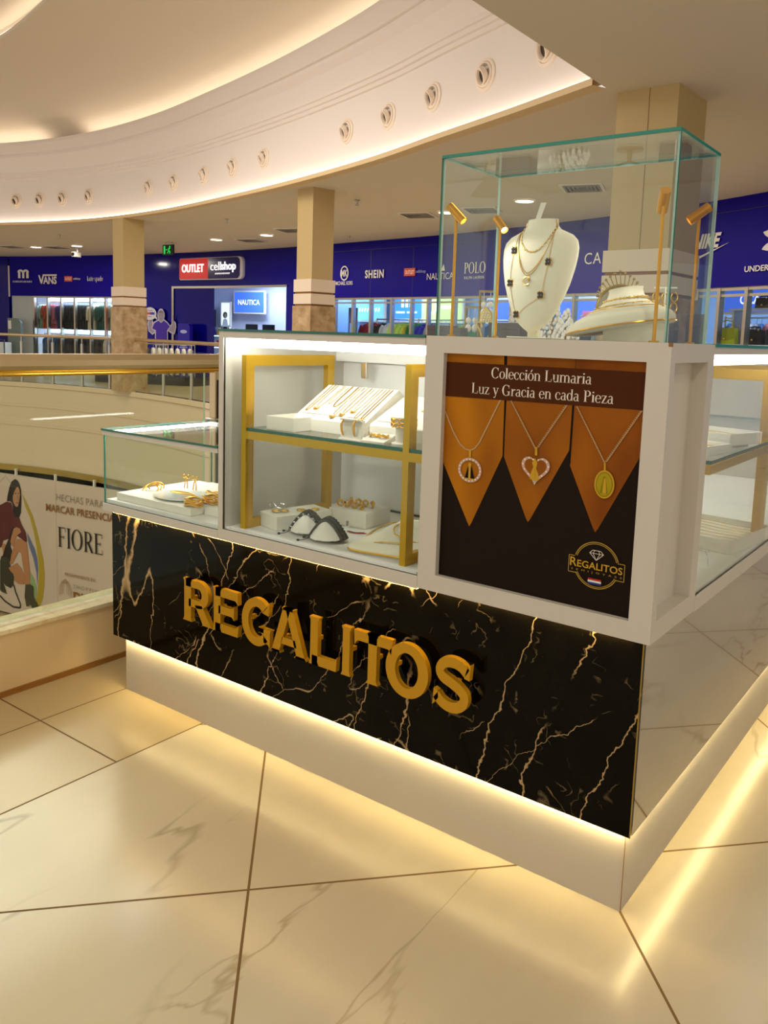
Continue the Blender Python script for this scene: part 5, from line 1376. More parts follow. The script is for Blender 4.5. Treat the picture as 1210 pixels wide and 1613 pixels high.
# card with rings
r = thing('ring_card', 'small tilted white card with two gold rings at the shelf edge', 'display card', (-0.785, 0.045, SZ), 0.1)
q = MB(); q.prism([(-0.035, 0.0), (0.03, 0.0), (0.03, 0.022), (-0.035, 0.006)], -0.04, 0.036, WHITE_PLASTIC, lambda y, z, x: (x, y, z)); q.build('wedge', r)
for k, x in enumerate((-0.018, 0.014)):
    e_ = thing('ring', 'chunky twisted gold ring on the tilted white card, %s one' % ('outer' if k else 'inner'), 'ring', (-0.785+x, 0.045, SZ+0.019), 0.1)
    q = MB(); q.tube([(0.013*math.cos(t), 0.010*math.sin(t), 0.002*math.sin(3*t)) for t in (2*PI*i/24 for i in range(24))], 0.0035, GOLD, 8, True); q.build('band', e_)
    q = MB(); q.ball((0.0, -0.009, 0.003), 0.005, GOLD_PALE, 8, 6); q.build('knot', e_)
# bangle stand by the second upright
r = thing('bangle_stand', 'small white cylinder stand holding gold link bangles beside the second upright', 'bangle stand', (-0.715, 0.062, SZ))
q = MB(); q.lathe([(0.0, 0.0), (0.034, 0.0), (0.034, 0.004), (0.022, 0.008), (0.022, 0.044), (0.03, 0.05), (0.03, 0.075), (0.0, 0.078)], WHITE_PLASTIC, 20); q.build('cylinder', r)
for k in range(2):
    e_ = thing('bangle', 'gold chain-link bangle round the white cylinder stand, %s' % ('lower' if k == 0 else 'upper'), 'bangle', (-0.715, 0.062, SZ+0.055+0.012*k))
    q = MB()
    for i in range(12):
        t = 2*PI*i/12; c_ = Vector((0.0345*math.cos(t), 0.0345*math.sin(t), 0))
        q.tube([c_+Vector((0.009*math.cos(s)*-math.sin(t), 0.009*math.cos(s)*math.cos(t), 0.006*math.sin(s))) for s in (2*PI*j/10 for j in range(10))], 0.002, GOLD, 6, True)
    q.build('link', e_)

# ------------------------------------------------------------------ tall case: floor of the case
FZ = 0.7035
leather_box('display_block', 'low white display block with rings, beside the far gold frame foot', -1.262, -1.155, 0.06, 0.27, FZ, 0.045, -0.25)
for i, (x, y, s) in enumerate(((-1.235, 0.10, 1.0), (-1.215, 0.12, 0.9), (-1.19, 0.17, 1.0), (-1.165, 0.21, 0.9))):
    e_ = thing('ring', 'thin gold ring lying on the low white block, %s from its front' % ORD[i], 'ring', (x, y, FZ+0.0485), 0.4*i, 'rings on the low block')
    q = MB(); q.tube([(0.013*s*math.cos(t), 0.011*s*math.sin(t), 0.001) for t in (2*PI*i_/24 for i_ in range(24))], 0.0025, GOLD_PALE, 8, True); q.build('band', e_)
    q = MB(); q.ball((0, -0.011*s, 0.003), 0.004, GOLD, 8, 6, (1.4, 1, 1)); q.build('setting', e_)
e_ = thing('bow_brooch', 'small silver bow standing on the low white block', 'brooch', (-1.262, 0.13, FZ+0.046), 0.3)
for s in (-1, 1):
    q = MB(); q.tube(spline([(0, 0, 0.008), (s*0.014, 0, 0.02), (s*0.026, 0.004, 0.016), (s*0.022, 0, 0.004), (0, 0, 0.007)], 5), 0.0025, SILVER, 6); q.build('loop', e_)
leather_box('display_block', 'taller white display block with gold rings, against the back of the tall case', -1.15, -1.00, 0.26, 0.40, FZ, 0.052, 0.05)
random.seed(3)
for i in range(8):
    x, y = -1.13+0.03*(i % 4)+0.006*(i // 4), 0.295+0.05*(i // 4)
    e_ = thing('ring', 'chunky gold ring on the taller white block, %s of the cluster' % ORD[i], 'ring', (x, y, FZ+0.0635), random.uniform(0, 3), 'rings on the taller block')
    q = MB(); q.tube([(0.009*math.cos(t), 0.003*math.sin(2*t), 0.009*math.sin(t)) for t in (2*PI*i_/20 for i_ in range(20))], 0.0035, GOLD, 8, True); q.build('band', e_)
    q = MB(); q.ball((0, 0, 0.010), 0.005, GOLD, 8, 6, (1.3, 1.1, 0.8)); q.build('crest', e_)
e_ = thing('price_tag', 'tiny white price tag standing before the taller white block', 'price tag', (-1.05, 0.235, FZ), 0.5)
q = MB(); q.face([(-0.007, 0, 0.002), (0.007, 0, 0.002), (0.007, 0.006, 0.03), (-0.007, 0.006, 0.03)], SIGN_WHITE); q.face([(-0.004, -0.0005, 0.008), (0.004, -0.0005, 0.008), (0.004, 0.0035, 0.024), (-0.004, 0.0035, 0.024)], VENT); q.build('card', e_, recalc=False)
# bracelet pillows
PILLOW = mat('white_satin', '#f0ece4', 0.35)
LEATHER = mat('brown_leather', '#4a3a30', 0.6); LEATHER2 = mat('olive_leather', '#3a362c', 0.6); LEATHER3 = mat('black_cord', '#14110f', 0.6)
def lens(t, a_, g=0.0):
    """point of the pillow's cross-section at axial position t (-1..1); pointed seams at the sides"""
    k = max(0.0, 1-abs(t)**2.4)**0.62
    hw = 0.016+0.036*k+g; top = 0.005+0.048*k+g; low = 0.008*k
    c, s_ = math.cos(a_), math.sin(a_)
    y = hw*c
    return y, 0.012+(top if s_ > 0 else low)*(1-abs(c)**1.7)*(1 if s_ > 0 else -1)
def pillow(label, x, y, rot):
    r = thing('bracelet_pillow', label, 'pillow', (x, y, FZ), rot); q = MB(); rows = []
    for i in range(15):
        t = -1+2*i/14; row = []
        for j in range(28):
            yy, zz = lens(t, 2*PI*j/28); w_ = 0.0012*math.sin(9*t+5*yy*100)
            row.append((0.058*t, yy, max(zz+w_, 0.001)))
        rows.append(row)
    V = q.grid(rows, PILLOW, True, True); q.bm.faces.new(V[0][::-1]); q.bm.faces.new(V[-1])
    q.build('cushion', r, angle=60)
    return r
def bracelet(label, x, y, rot, bands):
    r = thing('bracelet', label, 'bracelet', (x, y, FZ), rot)
    for off, w_, m, kind in bands:
        P = [(off,)+lens(off/0.058, 2*PI*j/40, 0.004) for j in range(40)]
        P = [(p[0], p[1], max(p[2], w_*0.55)) for p in P]
        q = MB()
        if kind == 'braid':
            for ph in (0, PI):
                q.tube([(p[0]+w_*0.5*math.sin(9*2*PI*j/40+ph), p[1]*1.02, p[2]*1.02) for j, p in enumerate(P)], w_*0.5, m, 6, True)
        elif kind == 'bead':
            for j, p in enumerate(P): q.ball(p, w_*0.62, m if j % 2 else LEATHER3, 6, 5)
        else: q.tube(P, w_*0.55, m, 8, True)
        q.build('strap', r)
    q = MB()
    for s in (-1, 1):
        P = spline([(0.0, 0.048, 0.016), (-0.01, 0.056, 0.006), (-0.02-0.012*s, 0.064, 0.003), (-0.028-0.02*s, 0.078, 0.003)], 5)
        q.tube(P, 0.0011, LEATHER3, 6); q.ball(P[-1], 0.004, LEATHER3, 8, 6, (1, 1.3, 0.9))
    q.build('cord', r)
    return r
pillow('white satin pillow with a brown bracelet, by the low white block', -1.095, 0.10, 1.95)
bracelet('brown braided leather wrap bracelet round the satin pillow by the low block', -1.095, 0.10, 1.95, [(-0.022, 0.006, SILVER, 'bead'), (-0.013, 0.007, LEATHER2, 'braid'), (-0.004, 0.008, LEATHER, 'braid'), (0.006, 0.009, LEATHER, 'braid'), (0.015, 0.007, LEATHER, 'round')])
pillow('white satin pillow with a dark olive bracelet, nearer the reclining tray', -0.99, 0.075, 1.85)
bracelet('dark olive leather wrap bracelet round the satin pillow nearer the reclining tray', -0.99, 0.075, 1.85, [(-0.022, 0.007, LEATHER2, 'round'), (-0.015, 0.007, LEATHER3, 'round'), (-0.006, 0.008, LEATHER2, 'braid'), (0.004, 0.008, LEATHER3, 'braid'), (0.014, 0.007, LEATHER2, 'bead')])
e_ = thing('bracelet', 'thin red cord bracelet with a black clasp lying before the taller block', 'bracelet', (-0.985, 0.205, FZ), 0.2)
q = MB(); q.tube(spline([(-0.035, 0.0, 0.002), (-0.015, -0.012, 0.003), (0.01, -0.01, 0.003), (0.03, 0.006, 0.002)], 6), 0.0016, mat('red_cord', '#b0101c', 0.5), 6); q.build('cord', e_)
q = MB(); q.tube([(-0.03, -0.002, 0.004), (0.0, -0.012, 0.0045), (0.025, 0.003, 0.004)], 0.0016, LEATHER3, 6); q.build('clasp', e_)
# flat bust board with gold edge
r = thing('necklace_board', 'wide cream necklace board with a gold edge, lying by the second upright', 'display board', (-0.77, 0.155, FZ), 0.08)
q = MB(); rows = []
BO = [(-0.115, -0.115), (-0.12, -0.08), (-0.10, 0.02), (-0.055, 0.10), (0.0, 0.125), (0.07, 0.115), (0.13, 0.09), (0.16, 0.04), (0.16, -0.07), (0.10, -0.10), (0.0, -0.118), (-0.08, -0.124)]
bo = spline([(x, y, 0) for x, y in BO], 4, True)
for s, z in ((1.0, 0.0), (1.0, 0.014), (0.96, 0.024), (0.8, 0.040), (0.5, 0.058), (0.2, 0.066)):
    rows.append([(p.x*s, p.y*s, z*(1.0+0.3*p.y/0.12)) for p in bo])
V = q.grid(rows, CREAM_VELVET, True, True); q.bm.faces.new(V[-1]); q.build('board', r, angle=60)
q = MB(); q.tube([(p.x*1.003, p.y*1.003, 0.005) for p in bo], 0.0032, GOLD, 6, True); q.build('gold_edge', r)
def board_chain(label, pts, rr, beads):
    n_ = thing('necklace', label, 'necklace', (-0.77, 0.155, FZ), 0.08)
    def bz(x, y):
        k = max(math.hypot(x/0.13, y/0.118), 0.0)
        tab = ((0.2, 0.066), (0.5, 0.058), (0.8, 0.040), (0.96, 0.024), (1.05, 0.014))
        z = 0.066
        for (k0, z0), (k1, z1) in zip(tab, tab[1:]):
            if k0 <= k: z = z0+(z1-z0)*min(1, (k-k0)/(k1-k0))
        return z*(1.0+0.3*y/0.12)+0.002
    P = [(p.x, p.y, bz(p.x, p.y)) for p in spline([(x, y, 0) for x, y in pts], 8)]
    q = MB(); q.tube(P, rr, GOLD, 6); q.build('chain', n_)
    q = MB()
    for i in range(0, len(P), beads): q.ball(P[i], rr*1.9, GOLD_PALE, 7, 5)
    q.build('bead', n_)
board_chain('outer gold bead necklace draped along the cream board', [(0.02, 0.10), (-0.04, 0.075), (-0.075, 0.0), (-0.085, -0.06), (-0.06, -0.09), (-0.01, -0.09), (0.06, -0.075), (0.13, -0.05)], 0.0016, 3)
board_chain('inner gold twisted necklace on the raised middle of the cream board', [(0.05, 0.09), (0.005, 0.05), (-0.02, -0.005), (0.0, -0.05), (0.05, -0.06), (0.11, -0.04), (0.15, -0.02)], 0.0018, 2)
board_chain('fine gold necklace along the back edge of the cream board', [(0.045, 0.10), (-0.025, 0.085), (-0.062, 0.03), (-0.092, -0.03), (-0.10, -0.055)], 0.0013, 4)
# small bust behind the second upright
r = thing('ring_cone', 'small white ring cone behind the second upright of the tall case', 'display cone', (-0.655, 0.36, FZ))
q = MB(); q.lathe([(0, 0), (0.055, 0), (0.055, 0.03), (0.05, 0.05), (0.042, 0.07), (0.048, 0.075), (0.04, 0.10), (0.02, 0.12), (0.0, 0.124)], WHITE_PLASTIC, 24); q.build('cone', r)
q = MB(); q.tube([(0.049*math.cos(t), 0.049*math.sin(t), 0.076) for t in (2*PI*i/30 for i in range(30))], 0.002, GOLD, 6, True); q.build('gold_band', r)

# ------------------------------------------------------------------ low case contents
LZ = 0.7045
r = leather_box('display_board', 'wide flat cream display board on the floor of the low case', -1.93, -1.525, -0.005, 0.36, LZ, 0.026)
bz_ = LZ+0.026
e_ = thing('bracelet', 'gold leaf cuff bracelet at the outer end of the cream board', 'bracelet', (-1.86, 0.10, bz_), 0.4)
for k in range(3):
    q = MB(); q.tube([(0.03*math.cos(t)-0.01+0.012*k, 0.018*math.sin(t)*(1-0.2*k), 0.006+0.014*math.sin(t)+0.006*k) for t in (math.radians(-20+i*14) for i in range(18))], 0.0026, GOLD, 8); q.build('strand', e_)
for k, (x, y) in enumerate(((-1.82, 0.22), (-1.765, 0.215))):
    e_ = thing('bow_earring', 'gold wire bow earring standing on the cream board, %s' % ('nearer the leaf cuff' if k == 0 else 'nearer the ring stand'), 'earring', (x, y, bz_), 0.1)
    q = MB()
    for s in (-1, 1):
        q.tube(spline([(0, 0, 0.04), (s*0.010, 0, 0.052), (s*0.017, 0, 0.045), (s*0.010, 0, 0.038), (0, 0, 0.04)], 5), 0.002, GOLD, 6)
        q.tube(spline([(0, 0, 0.04), (s*0.006, 0, 0.02), (s*0.008, -0.002, 0.001)], 5), 0.002, GOLD, 6)
    q.build('wire', e_)
    q = MB(); q.ball((0, -0.001, 0.04), 0.0045, GOLD_PALE, 8, 6); q.build('knot', e_)
q_ = thing('glass_dish', 'oval clear glass dish in the middle of the cream board', 'dish', (-1.70, 0.10, bz_))
q = MB(); q.lathe([(0.0, 0.001), (0.085, 0.001), (0.11, 0.006), (0.112, 0.009), (0.085, 0.004), (0.0, 0.003)], mat('frosted_dish', '#e9f0ee', 0.1, spec=0.6), 40, sx=1.0, sy=0.8); q.build('bowl', q_)
e_ = thing('hair_clip', 'long gold hair clip lying in the oval glass dish', 'hair clip', (-1.70, 0.105, bz_+0.011), 0.05)
q = MB(); q.tube(spline([(-0.06, 0, 0.002), (-0.03, 0.012, 0.004), (0.02, 0.014, 0.004), (0.06, 0.002, 0.002), (0.02, -0.012, 0.004), (-0.03, -0.012, 0.004)], 6, True), 0.0024, GOLD, 6, True); q.build('frame', e_)
q = MB(); q.tube([(-0.055, 0, 0.003), (0.055, 0.0, 0.003)], 0.002, GOLD_PALE, 6); q.build('pin', e_)
e_ = thing('hoop_earring', 'gold twisted hoop earring lying behind the oval dish', 'earring', (-1.655, 0.21, bz_), 0)
q = MB(); q.tube([(0.04*math.cos(t), 0.016*math.sin(t), 0.006+0.003*math.sin(5*t)) for t in (2*PI*i/30 for i in range(30))], 0.003, GOLD, 8, True); q.build('hoop', e_)
r = thing('ring_stand', 'gold stand with two open gold hoops on top, in the low case', 'jewellery stand', (-1.555, 0.285, bz_))
q = MB(); q.lathe([(0, 0), (0.034, 0), (0.034, 0.004), (0.005, 0.007), (0.003, 0.012), (0.003, 0.122), (0, 0.122)], GOLD, 20); q.build('stem', r)
for k in (-1, 1):
    q = MB(); q.tube([(k*0.019+0.022*math.cos(t), 0.004*k, 0.135+0.026*math.sin(t)) for t in (math.radians(50+i*13) for i in range(22))], 0.0032, GOLD, 8); q.build('hoop', r)
r = leather_box('display_board', 'second cream board in the low case, under the gold hoop stand', -1.52, -1.372, 0.05, 0.42, LZ, 0.026)
for k, (x, y) in enumerate(((-1.545, 0.10), (-1.55, 0.03))):
    e_ = thing('cuff_bracelet', 'wide twisted gold cuff at the tall-case end of the low case, %s one' % ('upper' if k == 0 else 'nearest the glass'), 'bracelet', (x, y, bz_), 0.3*k)
    for j in range(3):
        q = MB(); q.tube([(0.032*math.cos(t), 0.022*math.sin(t), 0.006+0.009*j+0.003*math.sin(3*t+j)) for t in (2*PI*i/28 for i in range(28))], 0.0042, GOLD, 8, True); q.build('strand', e_)

# ------------------------------------------------------------------ side case contents
def necklace_tray(label, x, y, z, rot, w_, d_, h, n_chain, grp):
    r = leather_box('jewel_tray', label, x-w_/2, x+w_/2, y-d_/2, y+d_/2, z, h, rot, 'tray', True)
    for i in range(n_chain):
        u = -d_/2+0.025+(d_-0.05)*i/(n_chain-1)
        n_ = thing('necklace', 'fine gold chain laid in %s, %s row' % (grp, ORD[i]), 'necklace', (x, y, z+h*0.55+0.003), rot, 'chains in '+grp)
        q = MB(); q.tube(spline([(-w_/2+0.015, u, 0), (-w_*0.2, u+0.006, 0.001), (w_*0.1, u-0.004, 0.0), (w_/2-0.02, u+0.003, 0.001)], 6), 0.0013, GOLD if i % 2 else GOLD_PALE, 6); q.build('chain', n_)
        q = MB(); q.ball((w_/2-0.02, u+0.003, 0.002), 0.0045, GOLD, 8, 6, (1.3, 1, 0.6)); q.build('pendant', n_)
SZ2 = 0.7045+0.3217
necklace_tray('white necklace tray on the upper shelf of the side case, the larger one', -0.10, 0.80, SZ2+0.012, -0.28, 0.22, 0.17, 0.034, 5, 'the larger upper tray')
leather_box('tray_riser', 'low white riser under the larger tray of the side case', -0.19, -0.02, 0.73, 0.87, SZ2, 0.0115, -0.28)
necklace_tray('small white ring tray at the shelf edge of the side case', -0.085, 0.585, SZ2, -0.2, 0.15, 0.13, 0.026, 4, 'the small shelf-edge tray')
necklace_tray('wide white tray of bracelets on the floor of the side case', -0.13, 0.96, LZ, -0.12, 0.28, 0.34, 0.04, 8, 'the wide floor tray')
r = thing('earring_stand', 'low clear earring stand on the floor of the side case before the wide tray', 'earring stand', (-0.08, 0.60, LZ), -0.3)
q = MB(); q.tube(spline([(-0.07, 0.0, 0.02), (0.0, -0.004, 0.045), (0.05, 0.0, 0.04), (0.06, 0.0, 0.002)], 6), 0.0018, SILVER, 6); q.build('arm', r)
q = MB(); q.tube(spline([(-0.07, 0.03, 0.003), (0.0, 0.035, 0.03), (0.05, 0.015, 0.04)], 6), 0.0018, SILVER, 6); q.build('brace', r)
q = MB(); q.lathe([(0, 0), (0.03, 0.0), (0.03, 0.003), (0, 0.004)], WHITE_PLASTIC, 18, origin=(-0.07, 0.015, 0)); q.build('foot', r)

# ------------------------------------------------------------------ things on the rear cabinet, seen through the vitrine
RZ = 1.3185
def earring_frame(label, x, y, w_, h, drops):
    r = thing('earring_stand', label, 'earring stand', (x, y, RZ), 0.2)
    q = MB(); t_ = 0.008
    q.box((-w_/2, -t_, 0), (-w_/2+t_, t_, h), GOLD_TRIM); q.box((w_/2-t_, -t_, 0), (w_/2, t_, h), GOLD_TRIM); q.box((-w_/2+t_, -t_, h-t_*1.4), (w_/2-t_, t_, h), GOLD_TRIM); q.box((-w_/2+t_, -t_, 0), (w_/2-t_, t_, t_), GOLD_TRIM); q.build('frame', r)
    for k in range(drops):
        e_ = thing('earring', 'long crystal drop earring in the %s, %s' % ('taller gold frame' if h > 0.2 else 'shorter gold frame', 'inner' if k else 'outer'), 'earring', (x+(-0.02+0.04*k), y, RZ), 0.2)
        q = MB(); q.tube([(0, -0.01, h-0.01), (0, -0.012, h-0.06)], 0.002, SILVER, 6); q.build('wire', e_)
        q = MB(); q.ball((0, -0.012, h-0.075), 0.015, CRYSTAL, 10, 8, (1, 0.5, 1.2)); q.ball((0, -0.012, h-0.115), 0.017, CRYSTAL, 10, 8, (1, 0.5, 1.3)); q.build('drop', e_)
CRYSTAL = mat('crystal', '#fffaf6', 0.1, metal=0.0, spec=0.9)
earring_frame('tall gold earring frame with two crystal drops, by the golden lamp post', -1.60, 2.0, 0.095, 0.25, 2)
earring_frame('short gold earring frame on the rear cabinet, behind the grey boxes', -1.70, 2.02, 0.085, 0.17, 2)
GREYB = mat('grey_gift_box', '#5a5458', 0.6)
def gift(label, x, y, w_, d_, h, rot=0.1):
    r = thing('gift_box', label, 'gift box', (x, y, RZ), rot)
    q = MB(); q.box((-w_/2, -d_/2, 0), (w_/2, d_/2, h*0.6), GREYB, 0.002); q.build('base', r)
    q = MB(); q.box((-w_/2-0.001, -d_/2-0.001, h*0.6), (w_/2+0.001, d_/2+0.001, h), GREYB, 0.002); q.build('lid', r)
gift('flat dark grey gift box at the green edge of the vitrine', -1.86, 1.98, 0.13, 0.1, 0.065)
gift('flat dark grey gift box beside the short earring frame', -1.755, 1.96, 0.085, 0.09, 0.055)
gift('larger dark grey gift box behind the foot of the necklace bust', -1.46, 1.98, 0.17, 0.12, 0.085)
gift('grey gift box behind the reclining bust', -0.70, 2.05, 0.12, 0.1, 0.11)
gift('grey gift box beside the corner edge of the vitrine, behind the lamp', -0.628, 2.3, 0.07, 0.09, 0.15)
# bangle pile with a crystal pouch before the frames
r = thing('crystal_clip', 'curly gold crystal hair comb standing before the tall earring frame', 'hair comb', (-1.565, 1.93, RZ), 0.1)
for s in (-1, 1):
    q = MB(); q.tube(spline([(s*0.012, 0, 0.002), (s*0.035, 0, 0.05), (s*0.05, 0, 0.075), (s*0.03, 0, 0.085), (s*0.02, 0, 0.06)], 6), 0.005, GOLD_PALE, 8); q.build('scroll', r)
q = MB(); q.prism([(-0.035, 0.085), (0.035, 0.085), (0.03, 0.13), (0.0, 0.165), (-0.03, 0.13)], -0.006, 0.006, GOLD_PALE, lambda x, z, y: (x, y, z)); q.build('crest', r)
q = MB()
for i in range(4):
    for j in range(4-i//2): q.ball((-0.022+0.014*j+0.004*i, -0.008, 0.095+0.013*i), 0.005, CRYSTAL, 8, 6)
q.build('stone', r)
# crystal trees
def crystal_tree(label, x, y, h, rad):
    r = thing('crystal_tree', label, 'crystal ornament', (x, y, RZ))
    q = MB(); q.lathe([(0, 0), (rad*0.55, 0), (rad*0.55, 0.006), (0.006, 0.01), (0.004, h), (0, h)], GOLD_TRIM, 16); q.build('stem', r)
    q = MB(); n = 0; random.seed(int(abs(x)*100))
    for k in range(11):
        z = 0.02+(h-0.03)*k/10; rd = rad*(1-0.86*k/10); m_ = max(3, int(14*(1-0.8*k/10)))
        for j in range(m_):
            a_ = 2*PI*(j+0.5*(k % 2))/m_; q.ball((rd*math.cos(a_), rd*math.sin(a_), z+random.uniform(-0.006, 0.006)), random.uniform(0.006, 0.011), CRYSTAL, 6, 5, (1, 1, 1.3))
    o = q.build('crystal_bead', r); o['kind'] = 'stuff'
crystal_tree('tall cone of sparkling crystal beads behind the necklace bust', -1.215, 1.97, 0.25, 0.055)
crystal_tree('short heap of sparkling crystal beads beside the tall crystal cone', -1.125, 1.93, 0.15, 0.06)
crystal_tree('small crystal bead cone close behind the golden lamp post', -1.49, 2.08, 0.17, 0.035)
# filigree mirror
r = thing('filigree_mirror', 'ornate gold filigree vanity mirror with a pointed crest behind the reclining bust', 'mirror', (-0.90, 2.02, RZ), 0.25)
q = MB(); q.lathe([(0, 0), (0.06, 0), (0.06, 0.008), (0.012, 0.015), (0.01, 0.06), (0, 0.06)], GOLD_TRIM, 18); q.build('foot', r)
q = MB(); q.lathe([(0.0, 0.0), (0.10, 0.0), (0.10, 0.004), (0.0, 0.004)], mat('mirror_silver', '#e8e8e8', 0.02, metal=1.0), 36, origin=(0, 0, 0.165), axis=(0, -1, 0.12)); q.build('mirror_plate', r)
q = MB(); q.tube([(0.105*math.cos(t), -0.004, 0.165+0.105*math.sin(t)) for t in (2*PI*i/40 for i in range(40))], 0.006, GOLD_TRIM, 8, True)
for i in range(15):
    t = math.radians(30+120*i/14); R_ = 0.118+0.05*(1-abs(t-PI/2)/1.05)
    q.tube([(0.108*math.cos(t), -0.004, 0.165+0.108*math.sin(t)), (R_*math.cos(t+0.04), -0.004, 0.165+R_*math.sin(t+0.04))], 0.003, GOLD_TRIM, 6); q.ball((R_*math.cos(t+0.04), -0.004, 0.165+R_*math.sin(t+0.04)), 0.007, GOLD_TRIM, 8, 6)
q.build('filigree', r)
e_ = thing('hoop_display', 'hanging gold hoop earrings on a pale rod behind the corner of the vitrine', 'earring stand', (-0.655, 1.92, RZ), 0.1)
q = MB(); q.tube([(0, 0, 0), (0, 0, 0.25)], 0.004, WHITE_PLASTIC, 8); q.tube([(-0.05, 0, 0.25), (0.05, 0, 0.25)], 0.004, WHITE_PLASTIC, 8); q.build('rod', e_)
for k in range(3):
    for zz in (0.21, 0.165):
        q = MB(); q.tube([(-0.04+0.04*k+0.014*math.cos(t), 0, zz+0.02*math.sin(t)) for t in (2*PI*i/18 for i in range(18))], 0.003, GOLD, 6, True); q.build('hoop', e_)

# ------------------------------------------------------------------ clothes in the shops
GARM = {}
def cloth(col):
    nm = 'cloth_'+col.lstrip('#')
    return mat(nm, col, 0.85)
def garment_mesh(col, ln, sleeves, seed):
    """a shirt on a hanger: local y across the shoulders, x along the rail, hook at the origin"""
    key = (col, round(ln, 1), sleeves, seed)
    if key in GARM: return GARM[key]
    rnd = random.Random(seed); q = MB(); m = cloth(col)
    rows = []
    for z, hw, th in ((-0.07, 0.06, 0.03), (-0.10, 0.12, 0.045), (-0.15, 0.22, 0.055), (-0.25, 0.235, 0.06), (-0.5*ln, 0.225, 0.055), (-0.8*ln, 0.235, 0.06), (-ln, 0.245, 0.055)):
        row = []
        for i in range(20):
            a_ = 2*PI*i/20; rip = 1+0.16*math.sin(5*a_+seed)*(-z/ln)+0.05*rnd.uniform(-1, 1)
            row.append((th*math.cos(a_)*rip, hw*math.sin(a_), z+0.012*rnd.uniform(-1, 1)*(1 if z < -0.3 else 0)))
        rows.append(row)
    V = q.grid(rows, m, True, True); q.bm.faces.new(V[-1]); q.bm.faces.new(V[0][::-1])
    if sleeves:
        for s in (-1, 1):
            q.tube(spline([(0, s*0.19, -0.14), (0.01, s*0.25, -0.26), (0.015, s*0.265, -0.45), (0.01, s*0.26, -sleeves)], 3), [0.06, 0.058, 0.056, 0.054, 0.052, 0.05, 0.048, 0.046, 0.045, 0.045], m, 8)
    o = q.build('garment', None, angle=70); me = o.data; bpy.data.objects.remove(o)
    q = MB(); q.tube([(0, 0, -0.08), (0, 0, -0.02), (0.012, 0, 0.01), (0.0, 0, 0.022), (-0.008, 0, 0.012)], 0.005, STEEL, 6); o = q.build('hook', None); mh = o.data; bpy.data.objects.remove(o)
    GARM[key] = (me, mh); return GARM[key]
def hang(P, s, off, z, col, ln, sleeves, label, group, turn=0.0, seed=1):
    p = P.at(s, off); me, mh = garment_mesh(col, ln, sleeves, seed)
    r = bpy.data.objects.new('garment', me); COL.objects.link(r); r.location = (p.x, p.y, z); r.rotation_euler = (0, 0, P.ang(s)+turn)
    tag(r, label, 'garment', group)
    h = bpy.data.objects.new('hook', mh); COL.objects.link(h); h.parent = r
    return r
def clothes_rail(label, s0, s1, off, z, posts=(), name='clothes_rail'):
    p0 = WALL.at(s0, off); r = thing(name, label, 'clothes rail', (p0.x, p0.y, 0)); inv = Matrix.Translation(Vector((-p0.x, -p0.y, 0)))
    q = MB(); q.tube([WALL.pt(s, off, z) for s in WALL.span(s0, s1, 0.4)], 0.016, STEEL, 8); o = q.build('bar', r); o.matrix_parent_inverse = inv
    for s in (posts or (s0, s1)):
        p = WALL.at(s, off); q = MB(); q.tube([(p.x, p.y, 0), (p.x, p.y, z+0.03)], 0.018, STEEL, 8); q.lathe([(0, 0), (0.09, 0), (0.09, 0.01), (0.02, 0.02)], STEEL, 14, origin=(p.x, p.y, 0)); o = q.build('upright', r); o.matrix_parent_inverse = inv
# first shop: two rails close behind the glass
CN = {'#1c1c34': 'navy', '#8a9a84': 'sage green', '#a8401e': 'rust orange', '#b06472': 'dusty pink', '#2c2458': 'dark violet', '#141712': 'black', '#b8ab8a': 'beige', '#12402f': 'dark green', '#d86410': 'bright orange',
      '#3a5a78': 'denim blue', '#34342c': 'olive black', '#b84838': 'coral red', '#a31834': 'crimson', '#b9d860': 'lime', '#d8c83c': 'yellow', '#2c9a54': 'leaf green', '#2a2cb8': 'royal blue', '#9a9aa8': 'pale grey', '#d4dcea': 'white',
      '#8cc8b0': 'mint', '#108060': 'emerald', '#3c6aa8': 'mid blue', '#2a3c64': 'navy blue', '#d0c8dc': 'lilac white', '#e0dcd0': 'off-white'}
clothes_rail('upper rail full of shirts behind the glass of the first shop', 4.95, 9.2, -0.5, 2.08)
clothes_rail('lower rail of shirts and jeans behind the glass of the first shop', 5.1, 9.2, -0.75, 1.02)
up_cols = ['#1c1c34', '#8a9a84', '#8a9a84', '#a8401e', '#a8401e', '#a8401e', '#b06472', '#b06472', '#2c2458', '#2c2458', '#2c2458', '#141712', '#141712', '#141712', '#141712', '#141712', '#141712', '#141712', '#141712', '#b8ab8a', '#b8ab8a', '#b8ab8a',
           '#12402f', '#12402f', '#12402f', '#12402f', '#8a9a84', '#8a9a84', '#141712', '#d86410', '#d86410', '#d86410']
for i, c in enumerate(up_cols):
    f = i/(len(up_cols)-1)
    hang(WALL, 5.12+3.75*f, -0.5, 2.055, c, 0.86 if c != '#b06472' else 0.7, 0.55 if i % 3 else 0.3, '%s shirt on the upper first-shop rail, %s from the white end panel' % (CN[c], ORD[i] if i < 30 else ('thirty-first', 'thirty-second')[i-30]), 'shirts on the upper rail', 0.0, i % 4)
lo_cols = ['#3a5a78']*4+['#34342c']*4+['#141712']*4+['#34342c']*5+['#b8ab8a']*2+['#34342c']*4+['#b84838']*2
for i, c in enumerate(lo_cols):
    f = i/(len(lo_cols)-1)
    hang(WALL, 5.22+3.75*f, -0.75, 0.995, c, 0.74, 0.5 if i % 2 else 0, '%s garment on the lower first-shop rail, %s from the white end panel' % (CN[c], ORD[i]), 'garments on the lower rail', 0.0, i % 3)
